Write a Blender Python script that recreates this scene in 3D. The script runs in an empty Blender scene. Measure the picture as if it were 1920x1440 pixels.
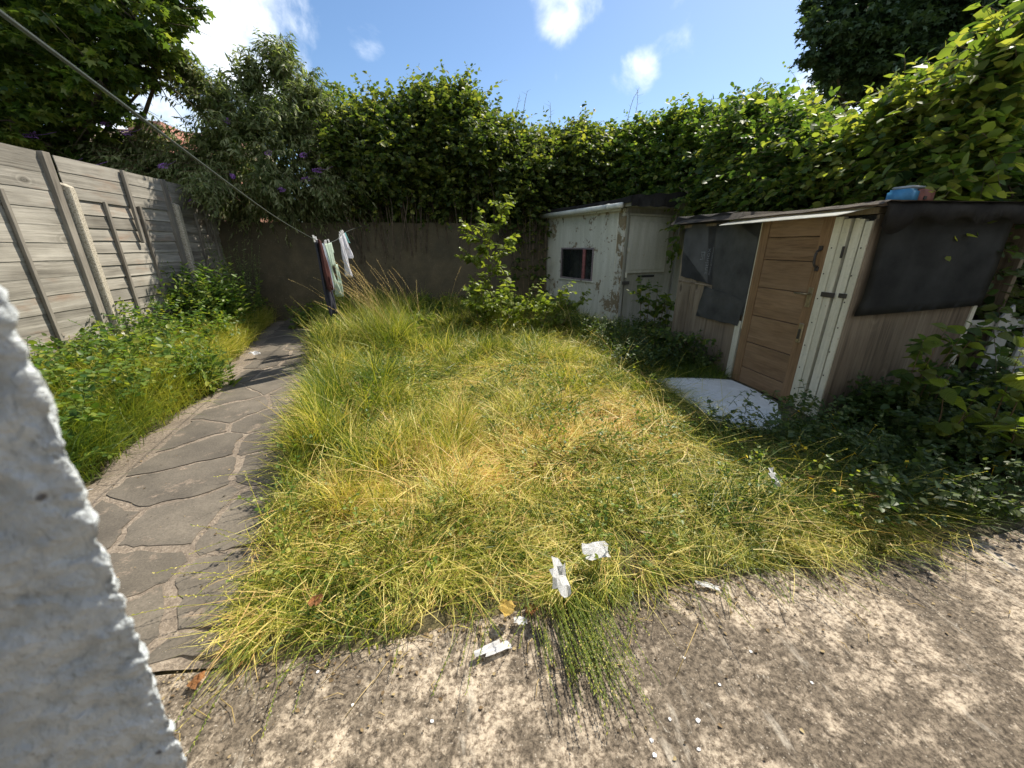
import bpy, bmesh, math, random
import numpy as np
from mathutils import Vector, Matrix
R = math.radians
S = bpy.context.scene
COL = S.collection

# ------------------------------------------------------------------ camera, sky, sun, exposure
cam = bpy.data.cameras.new("camera"); co = bpy.data.objects.new("camera", cam); COL.objects.link(co)
co.location = (0, 0, 1.65)
co.rotation_euler = (R(90 - 19.7), 0, R(-8.9))
cam.sensor_width = 36.0; cam.lens = 36.0 * 721 / 1920.0
cam.clip_start = 0.02; cam.clip_end = 2000
cam.dof.use_dof = True; cam.dof.focus_distance = 3.2; cam.dof.aperture_fstop = 3.2
S.camera = co

SUN_AZ = R(53)       # from +Y towards +X
SUN_EL = R(51)
W = bpy.data.worlds.new("World"); S.world = W; W.use_nodes = True
def build_world():
    nt = W.node_tree; nt.nodes.clear(); N = nt.nodes.new; L = nt.links.new
    out = N('ShaderNodeOutputWorld'); bg = N('ShaderNodeBackground'); sky = N('ShaderNodeTexSky')
    sky.sky_type = 'NISHITA'; sky.sun_disc = False; sky.sun_elevation = SUN_EL; sky.sun_rotation = SUN_AZ
    sky.air_density = 1.0; sky.dust_density = 0.6; sky.ozone_density = 2.2
    tc = N('ShaderNodeTexCoord')
    noi = N('ShaderNodeTexNoise'); noi.inputs['Scale'].default_value = 7.5; noi.inputs['Detail'].default_value = 9; noi.inputs['Roughness'].default_value = .58
    noi.inputs['Distortion'].default_value = .35
    L(tc.outputs['Generated'], noi.inputs['Vector'])
    # cloud banks: (direction, cos of its reach, strength)
    blobs = [((-.34, .88, .335), .989, .36), ((-.30, .875, .395), .991, .32), ((.245, .866, .435), .9948, .24), ((.376, .872, .314), .9980, .18),
             ((-.493, .843, .215), .988, .33), ((-.137, .921, .364), .9985, .14), ((-.9, .3, .3), .9, .5), ((.1, -.8, .55), .85, .4), ((.8, -.4, .45), .9, .45),
             ((-.5, -.6, .6), .9, .4), ((.75, .6, .2), .97, .4)]
    acc = None
    for d, c, s in blobs:
        v = Vector(d).normalized()
        dt = N('ShaderNodeVectorMath'); dt.operation = 'DOT_PRODUCT'; dt.inputs[1].default_value = v
        L(tc.outputs['Generated'], dt.inputs[0])
        mr = N('ShaderNodeMapRange'); mr.interpolation_type = 'SMOOTHSTEP'
        mr.inputs['From Min'].default_value = c; mr.inputs['From Max'].default_value = 1 - (1 - c) * .15
        mr.inputs['To Max'].default_value = s
        L(dt.outputs['Value'], mr.inputs['Value'])
        if acc is None: acc = mr.outputs[0]
        else:
            mx = N('ShaderNodeMath'); mx.operation = 'MAXIMUM'; L(acc, mx.inputs[0]); L(mr.outputs[0], mx.inputs[1]); acc = mx.outputs[0]
    ad = N('ShaderNodeMath'); ad.operation = 'ADD'; L(acc, ad.inputs[0]); L(noi.outputs['Fac'], ad.inputs[1])
    rm = N('ShaderNodeMapRange'); rm.interpolation_type = 'SMOOTHSTEP'
    rm.inputs['From Min'].default_value = .62; rm.inputs['From Max'].default_value = .98
    L(ad.outputs[0], rm.inputs['Value'])
    mix = N('ShaderNodeMixRGB'); mix.inputs[2].default_value = (8.6, 9.1, 9.6, 1)
    hs = N('ShaderNodeHueSaturation'); hs.inputs['Saturation'].default_value = 1.12; hs.inputs['Value'].default_value = 1.0
    L(sky.outputs[0], hs.inputs['Color'])
    L(hs.outputs[0], mix.inputs[1]); L(rm.outputs[0], mix.inputs[0])
    L(mix.outputs[0], bg.inputs[0]); bg.inputs[1].default_value = 0.105
    L(bg.outputs[0], out.inputs[0])
build_world()
sl = bpy.data.lights.new("sun", 'SUN'); sl.energy = 5.0; sl.angle = R(.55); sl.color = (1.0, .93, .80)
so = bpy.data.objects.new("sun", sl); COL.objects.link(so)
sd = Vector((math.sin(SUN_AZ) * math.cos(SUN_EL), math.cos(SUN_AZ) * math.cos(SUN_EL), math.sin(SUN_EL)))
so.rotation_euler = sd.to_track_quat('Z', 'Y').to_euler(); so.location = (10, 10, 20)
vs = S.view_settings; vs.view_transform = 'Standard'; vs.look = 'None'; vs.gamma = 1.0; vs.exposure = 0.66
vs.use_curve_mapping = False
S.cycles.max_bounces = 7; S.cycles.diffuse_bounces = 3; S.cycles.transmission_bounces = 5; S.cycles.transparent_max_bounces = 6
S.cycles.use_denoising = True

# ------------------------------------------------------------------ numpy noise
def _h(i, j, k, s):
    n = (i * 374761393 + j * 668265263 + k * 2147483647 + s * 974634777) & 0xffffffff
    n = ((n ^ (n >> 13)) * 1274126177) & 0xffffffff
    return ((n ^ (n >> 16)) & 0xffff) / 65535.0
def vnoise(p, s=0):
    p = np.asarray(p, float); f = np.floor(p).astype(np.int64); t = p - f; t = t * t * (3 - 2 * t)
    r = 0
    for a in (0, 1):
        for b in (0, 1):
            for c in (0, 1):
                w = (t[..., 0] if a else 1 - t[..., 0]) * (t[..., 1] if b else 1 - t[..., 1]) * (t[..., 2] if c else 1 - t[..., 2])
                r = r + w * _h(f[..., 0] + a, f[..., 1] + b, f[..., 2] + c, s)
    return r
def fbm(p, s=0, o=4):
    p = np.asarray(p, float); r = 0; a = .5; q = p.copy()
    for i in range(o):
        r = r + a * vnoise(q, s + i * 7); q = q * 2.03 + 11.3; a *= .5
    return r / (1 - .5 ** o)
def n2(x, y, sc, s=0, o=3):
    x = np.asarray(x, float); y = np.asarray(y, float)
    return fbm(np.stack([x * sc + 50, y * sc + 50, np.zeros_like(x) + s * 3.7], -1), s, o)

# ------------------------------------------------------------------ object helpers
def link(o, parent=None):
    COL.objects.link(o)
    if parent is not None: o.parent = parent
    return o
def tag(o, label=None, cat=None, group=None, kind=None):
    if label: o['label'] = label
    if cat: o['category'] = cat
    if group: o['group'] = group
    if kind: o['kind'] = kind
    return o
def empty(name, loc=(0, 0, 0), rz=0, **k):
    o = bpy.data.objects.new(name, None); o.location = loc; o.rotation_euler = (0, 0, rz); o.empty_display_size = .1
    link(o); tag(o, **k); return o
def raw_mesh(name, V, loops, totals, mat=None, tint=None, smooth=True):
    me = bpy.data.meshes.new(name)
    V = np.ascontiguousarray(V, np.float32); loops = np.ascontiguousarray(loops, np.int32); totals = np.ascontiguousarray(totals, np.int32)
    me.vertices.add(len(V)); me.vertices.foreach_set('co', V.ravel())
    me.loops.add(len(loops)); me.loops.foreach_set('vertex_index', loops)
    me.polygons.add(len(totals)); st = np.zeros(len(totals), np.int32); st[1:] = np.cumsum(totals)[:-1]
    me.polygons.foreach_set('loop_start', st)
    me.polygons.foreach_set('loop_total', totals)
    me.polygons.foreach_set('use_smooth', np.full(len(totals), bool(smooth)))
    if tint is not None:
        a = me.attributes.new('tint', 'FLOAT', 'POINT'); a.data.foreach_set('value', np.ascontiguousarray(tint, np.float32))
    if mat: me.materials.append(mat)
    me.update(calc_edges=True); me.validate()
    return me
class Batch:
    def __init__(s): s.V = []; s.Lo = []; s.T = []; s.C = []; s.n = 0
    def add(s, V, loops, totals, tint=None):
        V = np.asarray(V, np.float32).reshape(-1, 3); s.V.append(V); s.Lo.append(np.asarray(loops).ravel() + s.n); s.T.append(np.asarray(totals).ravel())
        s.C.append(np.full(len(V), .5, np.float32) if tint is None else np.asarray(tint, np.float32).ravel()); s.n += len(V)
    def inst(s, tpl, P, D, Wd, Nn, size, tint, wide=None):
        """template copies: tpl=(V,faces); P,D,Wd,Nn (N,3); size (N,)"""
        TV, TF = tpl; TV = np.asarray(TV, float); N = len(P)
        if N == 0: return
        size = np.broadcast_to(np.asarray(size, float), (N,)); wide = size if wide is None else wide
        V = P[:, None, :] + (TV[None, :, 0:1] * size[:, None, None]) * D[:, None, :] + (TV[None, :, 1:2] * np.asarray(wide)[:, None, None]) * Wd[:, None, :] + (TV[None, :, 2:3] * size[:, None, None]) * Nn[:, None, :]
        k = len(TV); lo = np.concatenate([np.array(f) for f in TF]); to = np.array([len(f) for f in TF])
        loops = (np.arange(N)[:, None] * k + lo[None, :]).ravel()
        s.add(V.reshape(-1, 3), loops, np.tile(to, N), np.repeat(np.broadcast_to(tint, (N,)), k))
    def strips(s, P, rad, sides=3, tint=.5):
        """P (N,K,3) polylines, rad (N,K)"""
        N, K, _ = P.shape
        if N == 0: return
        T = np.gradient(P, axis=1); T /= np.linalg.norm(T, axis=2, keepdims=True) + 1e-9
        up = np.where(np.abs(T[..., 2:3]) > .9, np.array([1., 0, 0]), np.array([0, 0, 1.]))
        A = np.cross(T, up); A /= np.linalg.norm(A, axis=2, keepdims=True) + 1e-9; B = np.cross(T, A)
        rings = []
        for i in range(sides):
            a = 2 * math.pi * i / sides
            rings.append(P + rad[..., None] * (math.cos(a) * A + math.sin(a) * B))
        V = np.stack(rings, 2)   # N,K,sides,3
        lo = []
        for k in range(K - 1):
            for i in range(sides):
                j = (i + 1) % sides
                lo.append([k * sides + i, k * sides + j, (k + 1) * sides + j, (k + 1) * sides + i])
        lo = np.array(lo); loops = (np.arange(N)[:, None, None] * K * sides + lo[None]).reshape(-1)
        s.add(V.reshape(-1, 3), loops, np.full(N * len(lo), 4), np.repeat(np.broadcast_to(tint, (N,)), K * sides))
    def obj(s, name, mat, parent=None, smooth=True, kind=None):
        me = raw_mesh(name, np.concatenate(s.V), np.concatenate(s.Lo), np.concatenate(s.T), mat, np.concatenate(s.C), smooth)
        o = bpy.data.objects.new(name, me); link(o, parent)
        if kind: o['kind'] = kind
        return o
def tube(b, pts, rads, sides=8, tint=.5):
    pts = np.array(pts, float); rads = np.broadcast_to(np.array(rads, float), (len(pts),))
    b.strips(pts[None], rads[None], sides, tint)
    n = len(pts)
    base = b.n - n * sides
    b.Lo.append(np.array(list(range(base, base + sides))[::-1] + list(range(b.n - sides, b.n)))); b.T.append(np.array([sides, sides]))
def bez(pts, n=12):
    """smooth curve through points (Catmull-Rom)"""
    P = [np.array(p, float) for p in pts]; P = [2 * P[0] - P[1]] + P + [2 * P[-1] - P[-2]]; o = []
    for i in range(1, len(P) - 2):
        for t in np.linspace(0, 1, n, endpoint=False):
            a, b, c, d = P[i - 1:i + 3]
            o.append(.5 * ((2 * b) + (-a + c) * t + (2 * a - 5 * b + 4 * c - d) * t * t + (-a + 3 * b - 3 * c + d) * t ** 3))
    o.append(P[-2]); return np.array(o)
def bm_obj(name, bm, mat, parent=None, smooth=False):
    me = bpy.data.meshes.new(name); bm.to_mesh(me); bm.free()
    if mat: me.materials.append(mat)
    if smooth:
        for p in me.polygons: p.use_smooth = True
    return link(bpy.data.objects.new(name, me), parent)
def add_box(bm, a, b, bev=0.0):
    """box between corners a and b"""
    m = Matrix.Translation(((a[0] + b[0]) / 2, (a[1] + b[1]) / 2, (a[2] + b[2]) / 2)) @ Matrix.Diagonal((abs(b[0] - a[0]), abs(b[1] - a[1]), abs(b[2] - a[2]), 1))
    g = bmesh.ops.create_cube(bm, size=1, matrix=m)
    if bev > 0:
        es = {e for v in g['verts'] for e in v.link_edges}
        bmesh.ops.bevel(bm, geom=list(es), offset=bev, segments=1, affect='EDGES')
def box(name, a, b, mat, parent=None, bev=.003):
    bm = bmesh.new(); add_box(bm, a, b, bev); return bm_obj(name, bm, mat, parent)
def poly_prism(name, pts, thick, nrm, mat, parent=None, bev=0):
    """planar outline pts (3D), extruded along nrm"""
    bm = bmesh.new(); vs_ = [bm.verts.new(p) for p in pts]; f = bm.faces.new(vs_)
    r = bmesh.ops.extrude_face_region(bm, geom=[f]); nv = [g for g in r['geom'] if isinstance(g, bmesh.types.BMVert)]
    bmesh.ops.translate(bm, verts=nv, vec=Vector(nrm) * thick)
    bmesh.ops.recalc_face_normals(bm, faces=bm.faces[:])
    if bev: bmesh.ops.bevel(bm, geom=bm.edges[:], offset=bev, segments=1, affect='EDGES')
    return bm_obj(name, bm, mat, parent)

# ------------------------------------------------------------------ materials
def mat_new(name):
    m = bpy.data.materials.new(name); m.use_nodes = True; nt = m.node_tree; nt.nodes.clear()
    out = nt.nodes.new('ShaderNodeOutputMaterial'); p = nt.nodes.new('ShaderNodeBsdfPrincipled'); nt.links.new(p.outputs[0], out.inputs[0])
    p.inputs['Roughness'].default_value = .8
    return m, nt, p, out
class G:
    """tiny node-graph helper"""
    def __init__(s, nt, coord='Object'):
        s.nt = nt; s.N = nt.nodes.new; s.L = nt.links.new
        s.tc = s.N('ShaderNodeTexCoord').outputs[coord]
    def off(s):   # per-object offset so that shared meshes differ
        oi = s.N('ShaderNodeObjectInfo'); m = s.N('ShaderNodeMath'); m.operation = 'MULTIPLY'; m.inputs[1].default_value = 37.0; s.L(oi.outputs['Random'], m.inputs[0])
        v = s.N('ShaderNodeVectorMath'); v.operation = 'ADD'; s.L(s.tc, v.inputs[0]); s.L(m.outputs[0], v.inputs[1]); s.tc = v.outputs[0]; s.rnd = oi.outputs['Random']
    def noise(s, sc, det=5, ro=.6, stretch=None, dist=0):
        n = s.N('ShaderNodeTexNoise'); n.inputs['Scale'].default_value = sc; n.inputs['Detail'].default_value = det; n.inputs['Roughness'].default_value = ro; n.inputs['Distortion'].default_value = dist
        src = s.tc
        if stretch:
            mp = s.N('ShaderNodeMapping'); mp.inputs['Scale'].default_value = stretch; s.L(src, mp.inputs[0]); src = mp.outputs[0]
        s.L(src, n.inputs['Vector']); return n.outputs['Fac']
    def voro(s, sc, feat='F1', stretch=None):
        n = s.N('ShaderNodeTexVoronoi'); n.inputs['Scale'].default_value = sc; n.feature = feat
        src = s.tc
        if stretch:
            mp = s.N('ShaderNodeMapping'); mp.inputs['Scale'].default_value = stretch; s.L(src, mp.inputs[0]); src = mp.outputs[0]
        s.L(src, n.inputs['Vector']); return n.outputs['Distance']
    def ramp(s, f, stops):
        r = s.N('ShaderNodeValToRGB'); cr = r.color_ramp
        while len(cr.elements) < len(stops): cr.elements.new(.5)
        for e, (p, c) in zip(cr.elements, stops):
            e.position = p; e.color = (*c, 1) if not isinstance(c, (int, float)) else (c, c, c, 1)
        s.L(f, r.inputs[0]); return r.outputs[0]
    def mix(s, f, a, b, mode='MIX'):
        m = s.N('ShaderNodeMixRGB'); m.blend_type = mode
        for i, v in ((0, f), (1, a), (2, b)):
            if isinstance(v, (int, float)): m.inputs[i].default_value = v if i == 0 else (v, v, v, 1)
            elif isinstance(v, tuple): m.inputs[i].default_value = (*v, 1)
            else: s.L(v, m.inputs[i])
        return m.outputs[0]
    def math(s, op, a, b=0.0):
        m = s.N('ShaderNodeMath'); m.operation = op
        for i, v in ((0, a), (1, b)):
            if isinstance(v, (int, float)): m.inputs[i].default_value = v
            else: s.L(v, m.inputs[i])
        return m.outputs[0]
    def sep(s, v=None):
        x = s.N('ShaderNodeSeparateXYZ'); s.L(v or s.tc, x.inputs[0]); return x.outputs
    def bump(s, h, st, dist, p):
        b = s.N('ShaderNodeBump'); b.inputs['Strength'].default_value = st; b.inputs['Distance'].default_value = dist
        s.L(h, b.inputs['Height']); s.L(b.outputs[0], p.inputs['Normal'])

def leaf_mat(name, cols, trans=.42, rough=.45, tcol=None, random_obj=False, veins=False):
    m, nt, p, out = mat_new(name); g = G(nt)
    if random_obj: f = g.N('ShaderNodeObjectInfo').outputs['Random']
    else:
        a = g.N('ShaderNodeAttribute'); a.attribute_name = 'tint'; f = a.outputs['Fac']
    c = g.ramp(f, [(i / (len(cols) - 1), k) for i, k in enumerate(cols)])
    g.L(c, p.inputs['Base Color']); p.inputs['Roughness'].default_value = rough
    p.inputs['Specular IOR Level'].default_value = .35
    t = g.N('ShaderNodeBsdfTranslucent')
    tc = g.mix(1.0, c, tcol or (1.9, 1.9, .9), 'MULTIPLY'); g.L(tc, t.inputs[0])
    mx = g.N('ShaderNodeMixShader'); mx.inputs[0].default_value = trans
    g.L(p.outputs[0], mx.inputs[1]); g.L(t.outputs[0], mx.inputs[2]); g.L(mx.outputs[0], out.inputs[0])
    if veins:
        x = g.sep(); ay = g.math('ABSOLUTE', x[1]); s_ = g.math('SUBTRACT', x[0], ay)
        fr = g.math('SINE', g.math('MULTIPLY', s_, 48)); g.bump(fr, .55, .02, p)
    return m
def flat_mat(name, col, rough=.7, var=.15, sc=8, spec=.3, metal=0, off=False):
    m, nt, p, out = mat_new(name); g = G(nt)
    if off: g.off()
    n = g.noise(sc, 6); c2 = tuple(max(0, x * (1 - 2 * var)) for x in col); c3 = tuple(min(1, x * (1 + var)) for x in col)
    g.L(g.ramp(n, [(.3, c2), (.7, c3)]), p.inputs['Base Color']); p.inputs['Roughness'].default_value = rough
    p.inputs['Specular IOR Level'].default_value = spec; p.inputs['Metallic'].default_value = metal
    g.bump(g.noise(sc * 12, 3), .15, .004, p)
    return m
def wood_mat(name, dark, mid, light, stretch, sc=3.0, knots=True, rough=.85, red=None, bump=.5, objvar=.35):
    """stretch: mapping scale, small along the grain"""
    m, nt, p, out = mat_new(name); g = G(nt); g.off()
    a = g.noise(sc, 7, .65, stretch, .6); b = g.noise(sc * 7, 5, .7, stretch)
    c = g.ramp(a, [(.25, dark), (.5, mid), (.72, light)])
    c = g.mix(.6, c, g.ramp(b, [(.35, .42), (.58, 1.15)]), 'MULTIPLY')
    big = g.noise(1.1, 3); c = g.mix(g.ramp(big, [(.4, 0.0), (.7, .55)]), c, light)
    if red:
        r_ = g.noise(2.3, 4, .6, tuple(.4 + .6 * s_ for s_ in stretch)); c = g.mix(g.ramp(r_, [(.58, 0.0), (.75, .6)]), c, red)
    if knots:
        kv = g.voro(2.6, 'F1', tuple(.55 + .45 * min(1, s_) for s_ in stretch)); c = g.mix(g.ramp(kv, [(.03, .85), (.10, 0.0)]), c, tuple(x * .35 for x in dark))
        rg = g.math('SINE', g.math('MULTIPLY', kv, 60)); c = g.mix(g.ramp(kv, [(.05, .25), (.28, 0.0)]), c, g.ramp(rg, [(.3, dark), (.7, light)]))
    v = g.ramp(g.rnd, [(0, 1 - objvar), (1, 1.0)]); c = g.mix(1.0, c, v, 'MULTIPLY')
    g.L(c, p.inputs['Base Color']); p.inputs['Roughness'].default_value = rough; p.inputs['Specular IOR Level'].default_value = .2
    g.bump(g.mix(.5, a, b), bump, .012, p)
    return m

M = {}
M['fence'] = wood_mat('weathered_fence', (.10, .088, .07), (.31, .285, .24), (.53, .495, .43), (1, .10, 2.2), 3.6, red=(.30, .17, .10), bump=.6)
M['batten'] = wood_mat('weathered_batten', (.11, .095, .075), (.24, .215, .18), (.36, .33, .28), (1, 1, .08), 6.0, knots=False)
M['ply'] = wood_mat('old_plywood', (.085, .065, .045), (.19, .15, .105), (.30, .25, .18), (1.4, 1.4, .07), 3.5, objvar=.15, bump=.3)
M['door'] = wood_mat('oak_door', (.12, .075, .04), (.205, .13, .072), (.27, .185, .112), (1, .12, 1.6), 5, knots=False, rough=.5, bump=.15, objvar=.18)
M['door_v'] = wood_mat('oak_door_rail', (.145, .088, .046), (.215, .135, .072), (.26, .17, .095), (1, 1.4, .1), 5, knots=False, rough=.5, bump=.15, objvar=.1)

def painted(name, paint, under, amt, rust=(.25, .16, .08), sc=2.2, grime=.5):
    m, nt, p, out = mat_new(name); g = G(nt); g.off()
    n = g.noise(sc, 8, .68, dist=.4); fl = g.noise(sc * 6, 6, .7)
    mask = g.ramp(g.mix(.3, n, fl), [(amt, 1.0), (amt + .018, 0.0)])
    st = g.noise(sc * 1.2, 6, .65, (3.2, 3.2, .35))
    pc = g.mix(g.ramp(st, [(.42, grime), (.68, 0.0)]), paint, tuple(x * .55 for x in (paint[0], paint[1], paint[2] * .85)))
    sp = g.noise(40, 3); pc = g.mix(g.ramp(sp, [(.3, .35), (.45, 0.0)]), pc, tuple(x * .45 for x in paint))
    spot = g.noise(sc * 4, 5, .7, (1.5, 1.5, .6)); pc = g.mix(g.ramp(spot, [(.66, 0.0), (.72, .8)]), pc, rust)
    uc = g.mix(fl, under, tuple(x * .6 for x in under))
    c = g.mix(mask, pc, uc); g.L(c, p.inputs['Base Color']); p.inputs['Roughness'].default_value = .7
    h = g.mix(mask, 1.0, 0.0); g.bump(g.mix(.3, h, fl), .5, .006, p)
    return m
M['s1wall'] = painted('flaking_white_paint', (.66, .65, .55), (.30, .235, .14), .425, grime=.4)
M['s1post'] = painted('heavily_flaking_paint', (.60, .59, .51), (.27, .215, .125), .49, sc=3.0)
M['s1dirty'] = painted('dirty_grey_paint', (.33, .325, .28), (.22, .19, .14), .33, grime=.7)
M['s1panel'] = painted('faded_grey_white_paint', (.46, .46, .40), (.25, .22, .16), .30, grime=.45)
M['board_white'] = painted('old_white_boards', (.62, .60, .49), (.30, .23, .14), .33, sc=4, grime=.5)
M['picket'] = painted('picket_paint', (.50, .50, .48), (.25, .21, .15), .36, sc=5, grime=.5)
M['pvc'] = flat_mat('white_plastic', (.62, .62, .55), .45, .12, 6)
M['frame_pink'] = flat_mat('faded_red_paint', (.33, .13, .12), .6, .25, 20)
M['frame_grey'] = flat_mat('grey_window_frame', (.24, .20, .20), .7, .2, 20)
M['felt'] = flat_mat('roofing_felt', (.055, .052, .048), .9, .3, 5)
M['felt_light'] = flat_mat('sun_bleached_felt', (.16, .135, .105), .9, .3, 6)
M['black_sheet'] = flat_mat('black_corrugated_plastic', (.062, .064, .061), .85, .25, 3, off=True)
M['black_sheet2'] = flat_mat('faded_black_plastic', (.085, .087, .088), .8, .2, 3, off=True)
M['print'] = flat_mat('grey_print', (.20, .21, .22), .7, .2, 14)
M['metal_dark'] = flat_mat('dark_iron', (.035, .03, .028), .5, .2, 30, .5)
M['brass'] = flat_mat('tarnished_brass', (.30, .25, .16), .4, .2, 30, .5, .6)
M['dark'] = flat_mat('shade_black', (.02, .02, .018), .9, .1)  # near-black standing for the shade inside gaps, grooves and the shed
M['white_board'] = painted('dirty_white_board', (.80, .80, .76), (.50, .48, .43), .28, grime=.35, sc=2)
def canopy_mat():
    m, nt, p, out = mat_new('translucent_white_sheet'); g = G(nt); n = g.noise(6, 4); c = g.ramp(n, [(.3, (.70, .70, .62)), (.6, (.85, .85, .80))]); g.L(c, p.inputs['Base Color']); p.inputs['Roughness'].default_value = .4
    t = g.N('ShaderNodeBsdfTranslucent'); g.L(c, t.inputs[0]); mx = g.N('ShaderNodeMixShader'); mx.inputs[0].default_value = .65
    g.L(p.outputs[0], mx.inputs[1]); g.L(t.outputs[0], mx.inputs[2]); g.L(mx.outputs[0], out.inputs[0]); return m
M['canopy'] = canopy_mat()
M['cord'] = flat_mat('line_cord', (.05, .06, .05), .6, .1)
M['peg'] = flat_mat('peg_plastic', (.75, .73, .70), .5, .05)
M['blue'] = flat_mat('faded_blue_plastic', (.06, .22, .38), .5, .15)
M['pink'] = flat_mat('faded_red_plastic', (.40, .16, .13), .5, .15)
M['grey_lid'] = flat_mat('grey_plastic', (.35, .37, .36), .5, .1)

def glass():
    m, nt, p, out = mat_new('dusty_glass'); g = G(nt)
    p.inputs['Base Color'].default_value = (.02, .025, .025, 1); p.inputs['Roughness'].default_value = .12
    n = g.noise(5, 5); t = g.N('ShaderNodeBsdfTransparent'); mx = g.N('ShaderNodeMixShader')
    g.L(g.ramp(n, [(.3, .35), (.7, .6)]), mx.inputs[0]); g.L(t.outputs[0], mx.inputs[1]); g.L(p.outputs[0], mx.inputs[2]); g.L(mx.outputs[0], out.inputs[0])
    return m
M['glass'] = glass()
def patio_mat():
    m, nt, p, out = mat_new('worn_concrete'); g = G(nt)
    big = g.noise(1.3, 5, .6, dist=.5); mid = g.noise(9, 7, .75); fine = g.noise(75, 5, .75); 
    mp = g.N('ShaderNodeMapping'); mp.inputs['Rotation'].default_value = (0, 0, R(52)); mp.inputs['Scale'].default_value = (2.6, .7, 1); g.L(g.tc, mp.inputs[0]); sn = g.N('ShaderNodeTexNoise'); sn.inputs['Scale'].default_value = 1.9; sn.inputs['Detail'].default_value = 10; sn.inputs['Roughness'].default_value = .72; g.L(mp.outputs[0], sn.inputs['Vector']); streak = sn.outputs['Fac']
    fine = g.noise(46, 9, .78, dist=.3); base = g.ramp(g.mix(.2, fine, mid), [(.40, (.07, .053, .038)), (.475, (.26, .205, .15)), (.55, (.52, .435, .33))])
    dk = g.ramp(fine, [(.40, (.05, .04, .03)), (.6, (.22, .178, .132))])
    f = g.mix(.5, big, mid); c = g.mix(g.ramp(f, [(.47, 1.0), (.555, 0.0)]), base, dk)
    c = g.mix(g.ramp(streak, [(.57, 0.0), (.66, .7)]), c, (.56, .50, .41))
    pit = g.noise(34, 6, .8, dist=1.2); c = g.mix(g.ramp(pit, [(.36, .75), (.43, 0.0)]), c, (.05, .04, .03)); lf = g.noise(21, 8, .8, dist=.8); c = g.mix(g.ramp(lf, [(.62, 0.0), (.66, .7)]), c, (.55, .50, .42))
    gn = g.voro(60); c = g.mix(g.ramp(gn, [(.08, .7), (.2, 0.0)]), c, (.50, .44, .36))
    g.L(c, p.inputs['Base Color']); p.inputs['Roughness'].default_value = .92; p.inputs['Specular IOR Level'].default_value = .15
    g.bump(g.mix(.5, fine, mid), .9, .012, p)
    return m
M['patio'] = patio_mat()
def stone_mat():
    m, nt, p, out = mat_new('dark_paving_stone'); g = G(nt, 'Object'); g.off()
    a = g.noise(3, 5); f = g.noise(90, 4, .7); c = g.ramp(a, [(.3, (.085, .072, .056)), (.7, (.165, .14, .108))])
    c = g.mix(.6, c, g.ramp(f, [(.35, .45), (.6, 1.0)]), 'MULTIPLY'); v = g.voro(30); c = g.mix(g.ramp(v, [(.05, .5), (.09, 0.0)]), c, (.35, .32, .27))
    c = g.mix(1.0, c, g.ramp(g.rnd, [(0, .85), (1, 1.25)]), 'MULTIPLY'); dl = g.noise(5, 7, .75); c = g.mix(g.ramp(dl, [(.57, 0.0), (.70, .8)]), c, g.ramp(f, [(.35, (.14, .10, .07)), (.62, (.40, .31, .23))]))
    g.L(c, p.inputs['Base Color']); p.inputs['Roughness'].default_value = .85; g.bump(f, .4, .004, p); return m
M['stone'] = stone_mat()
def grit_mat(name, a, b, c_, sc=60):
    m, nt, p, out = mat_new(name); g = G(nt); f = g.noise(sc, 5, .75); l = g.noise(2.2, 5); c = g.ramp(f, [(.33, a), (.5, b), (.65, c_)])
    c = g.mix(g.ramp(l, [(.4, .5), (.62, 0.0)]), c, a); g.L(c, p.inputs['Base Color']); p.inputs['Roughness'].default_value = .95
    g.bump(f, .9, .012, p); return m
M['mortar'] = grit_mat('pinkish_mortar_and_grit', (.12, .095, .072), (.25, .20, .15), (.385, .32, .25), 50)
M['soil'] = grit_mat('straw_strewn_soil', (.035, .028, .014), (.10, .085, .035), (.24, .20, .09), 26)
M['ground'] = grit_mat('ground', (.04, .04, .015), (.08, .09, .03), (.14, .13, .06), 4)
def wall_back():
    m, nt, p, out = mat_new('stained_render'); g = G(nt); st = g.noise(1.3, 7, .65, (.8, 1, .7)); n = g.noise(5, 6, .7); f = g.noise(60, 4)
    c = g.ramp(st, [(.3, (.05, .042, .024)), (.5, (.095, .076, .04)), (.72, (.145, .112, .06))]); c = g.mix(.5, c, g.ramp(n, [(.3, .4), (.7, 1.0)]), 'MULTIPLY')
    z = g.sep()[2]; c = g.mix(g.ramp(g.math('ADD', z, g.math('MULTIPLY', n, .6)), [(0, 0.0), (1, 0.0)]), c, (.02, .02, .015))
    c = g.mix(g.ramp(f, [(.62, 0.0), (.7, .4)]), c, (.38, .33, .25))
    g.L(c, p.inputs['Base Color']); g.bump(n, .4, .01, p); return m
M['backwall'] = wall_back()
def render_mat():
    m, nt, p, out = mat_new('white_textured_render'); g = G(nt); n = g.noise(14, 6, .6); c = g.ramp(n, [(.3, (.52, .56, .58)), (.6, (.74, .78, .79))])  # colour mottling adds the lump shading that flat sky light leaves out
    v = g.voro(16); c = g.mix(g.ramp(v, [(.045, .9), (.075, 0.0)]), c, (.12, .11, .11))
    g.L(c, p.inputs['Base Color']); p.inputs['Roughness'].default_value = .8; g.bump(g.mix(.45, g.noise(38, 4, .6, dist=1.0), g.noise(120, 4)), 1.0, .03, p); return m
M['render'] = render_mat()
def concrete_post():
    m, nt, p, out = mat_new('pebbly_concrete'); g = G(nt); v = g.noise(70, 4, .8); c = g.ramp(v, [(.38, (.14, .115, .08)), (.5, (.46, .41, .32)), (.65, (.60, .55, .46))])
    g.L(c, p.inputs['Base Color']); g.bump(v, .7, .006, p); return m
M['cpost'] = concrete_post()
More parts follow.
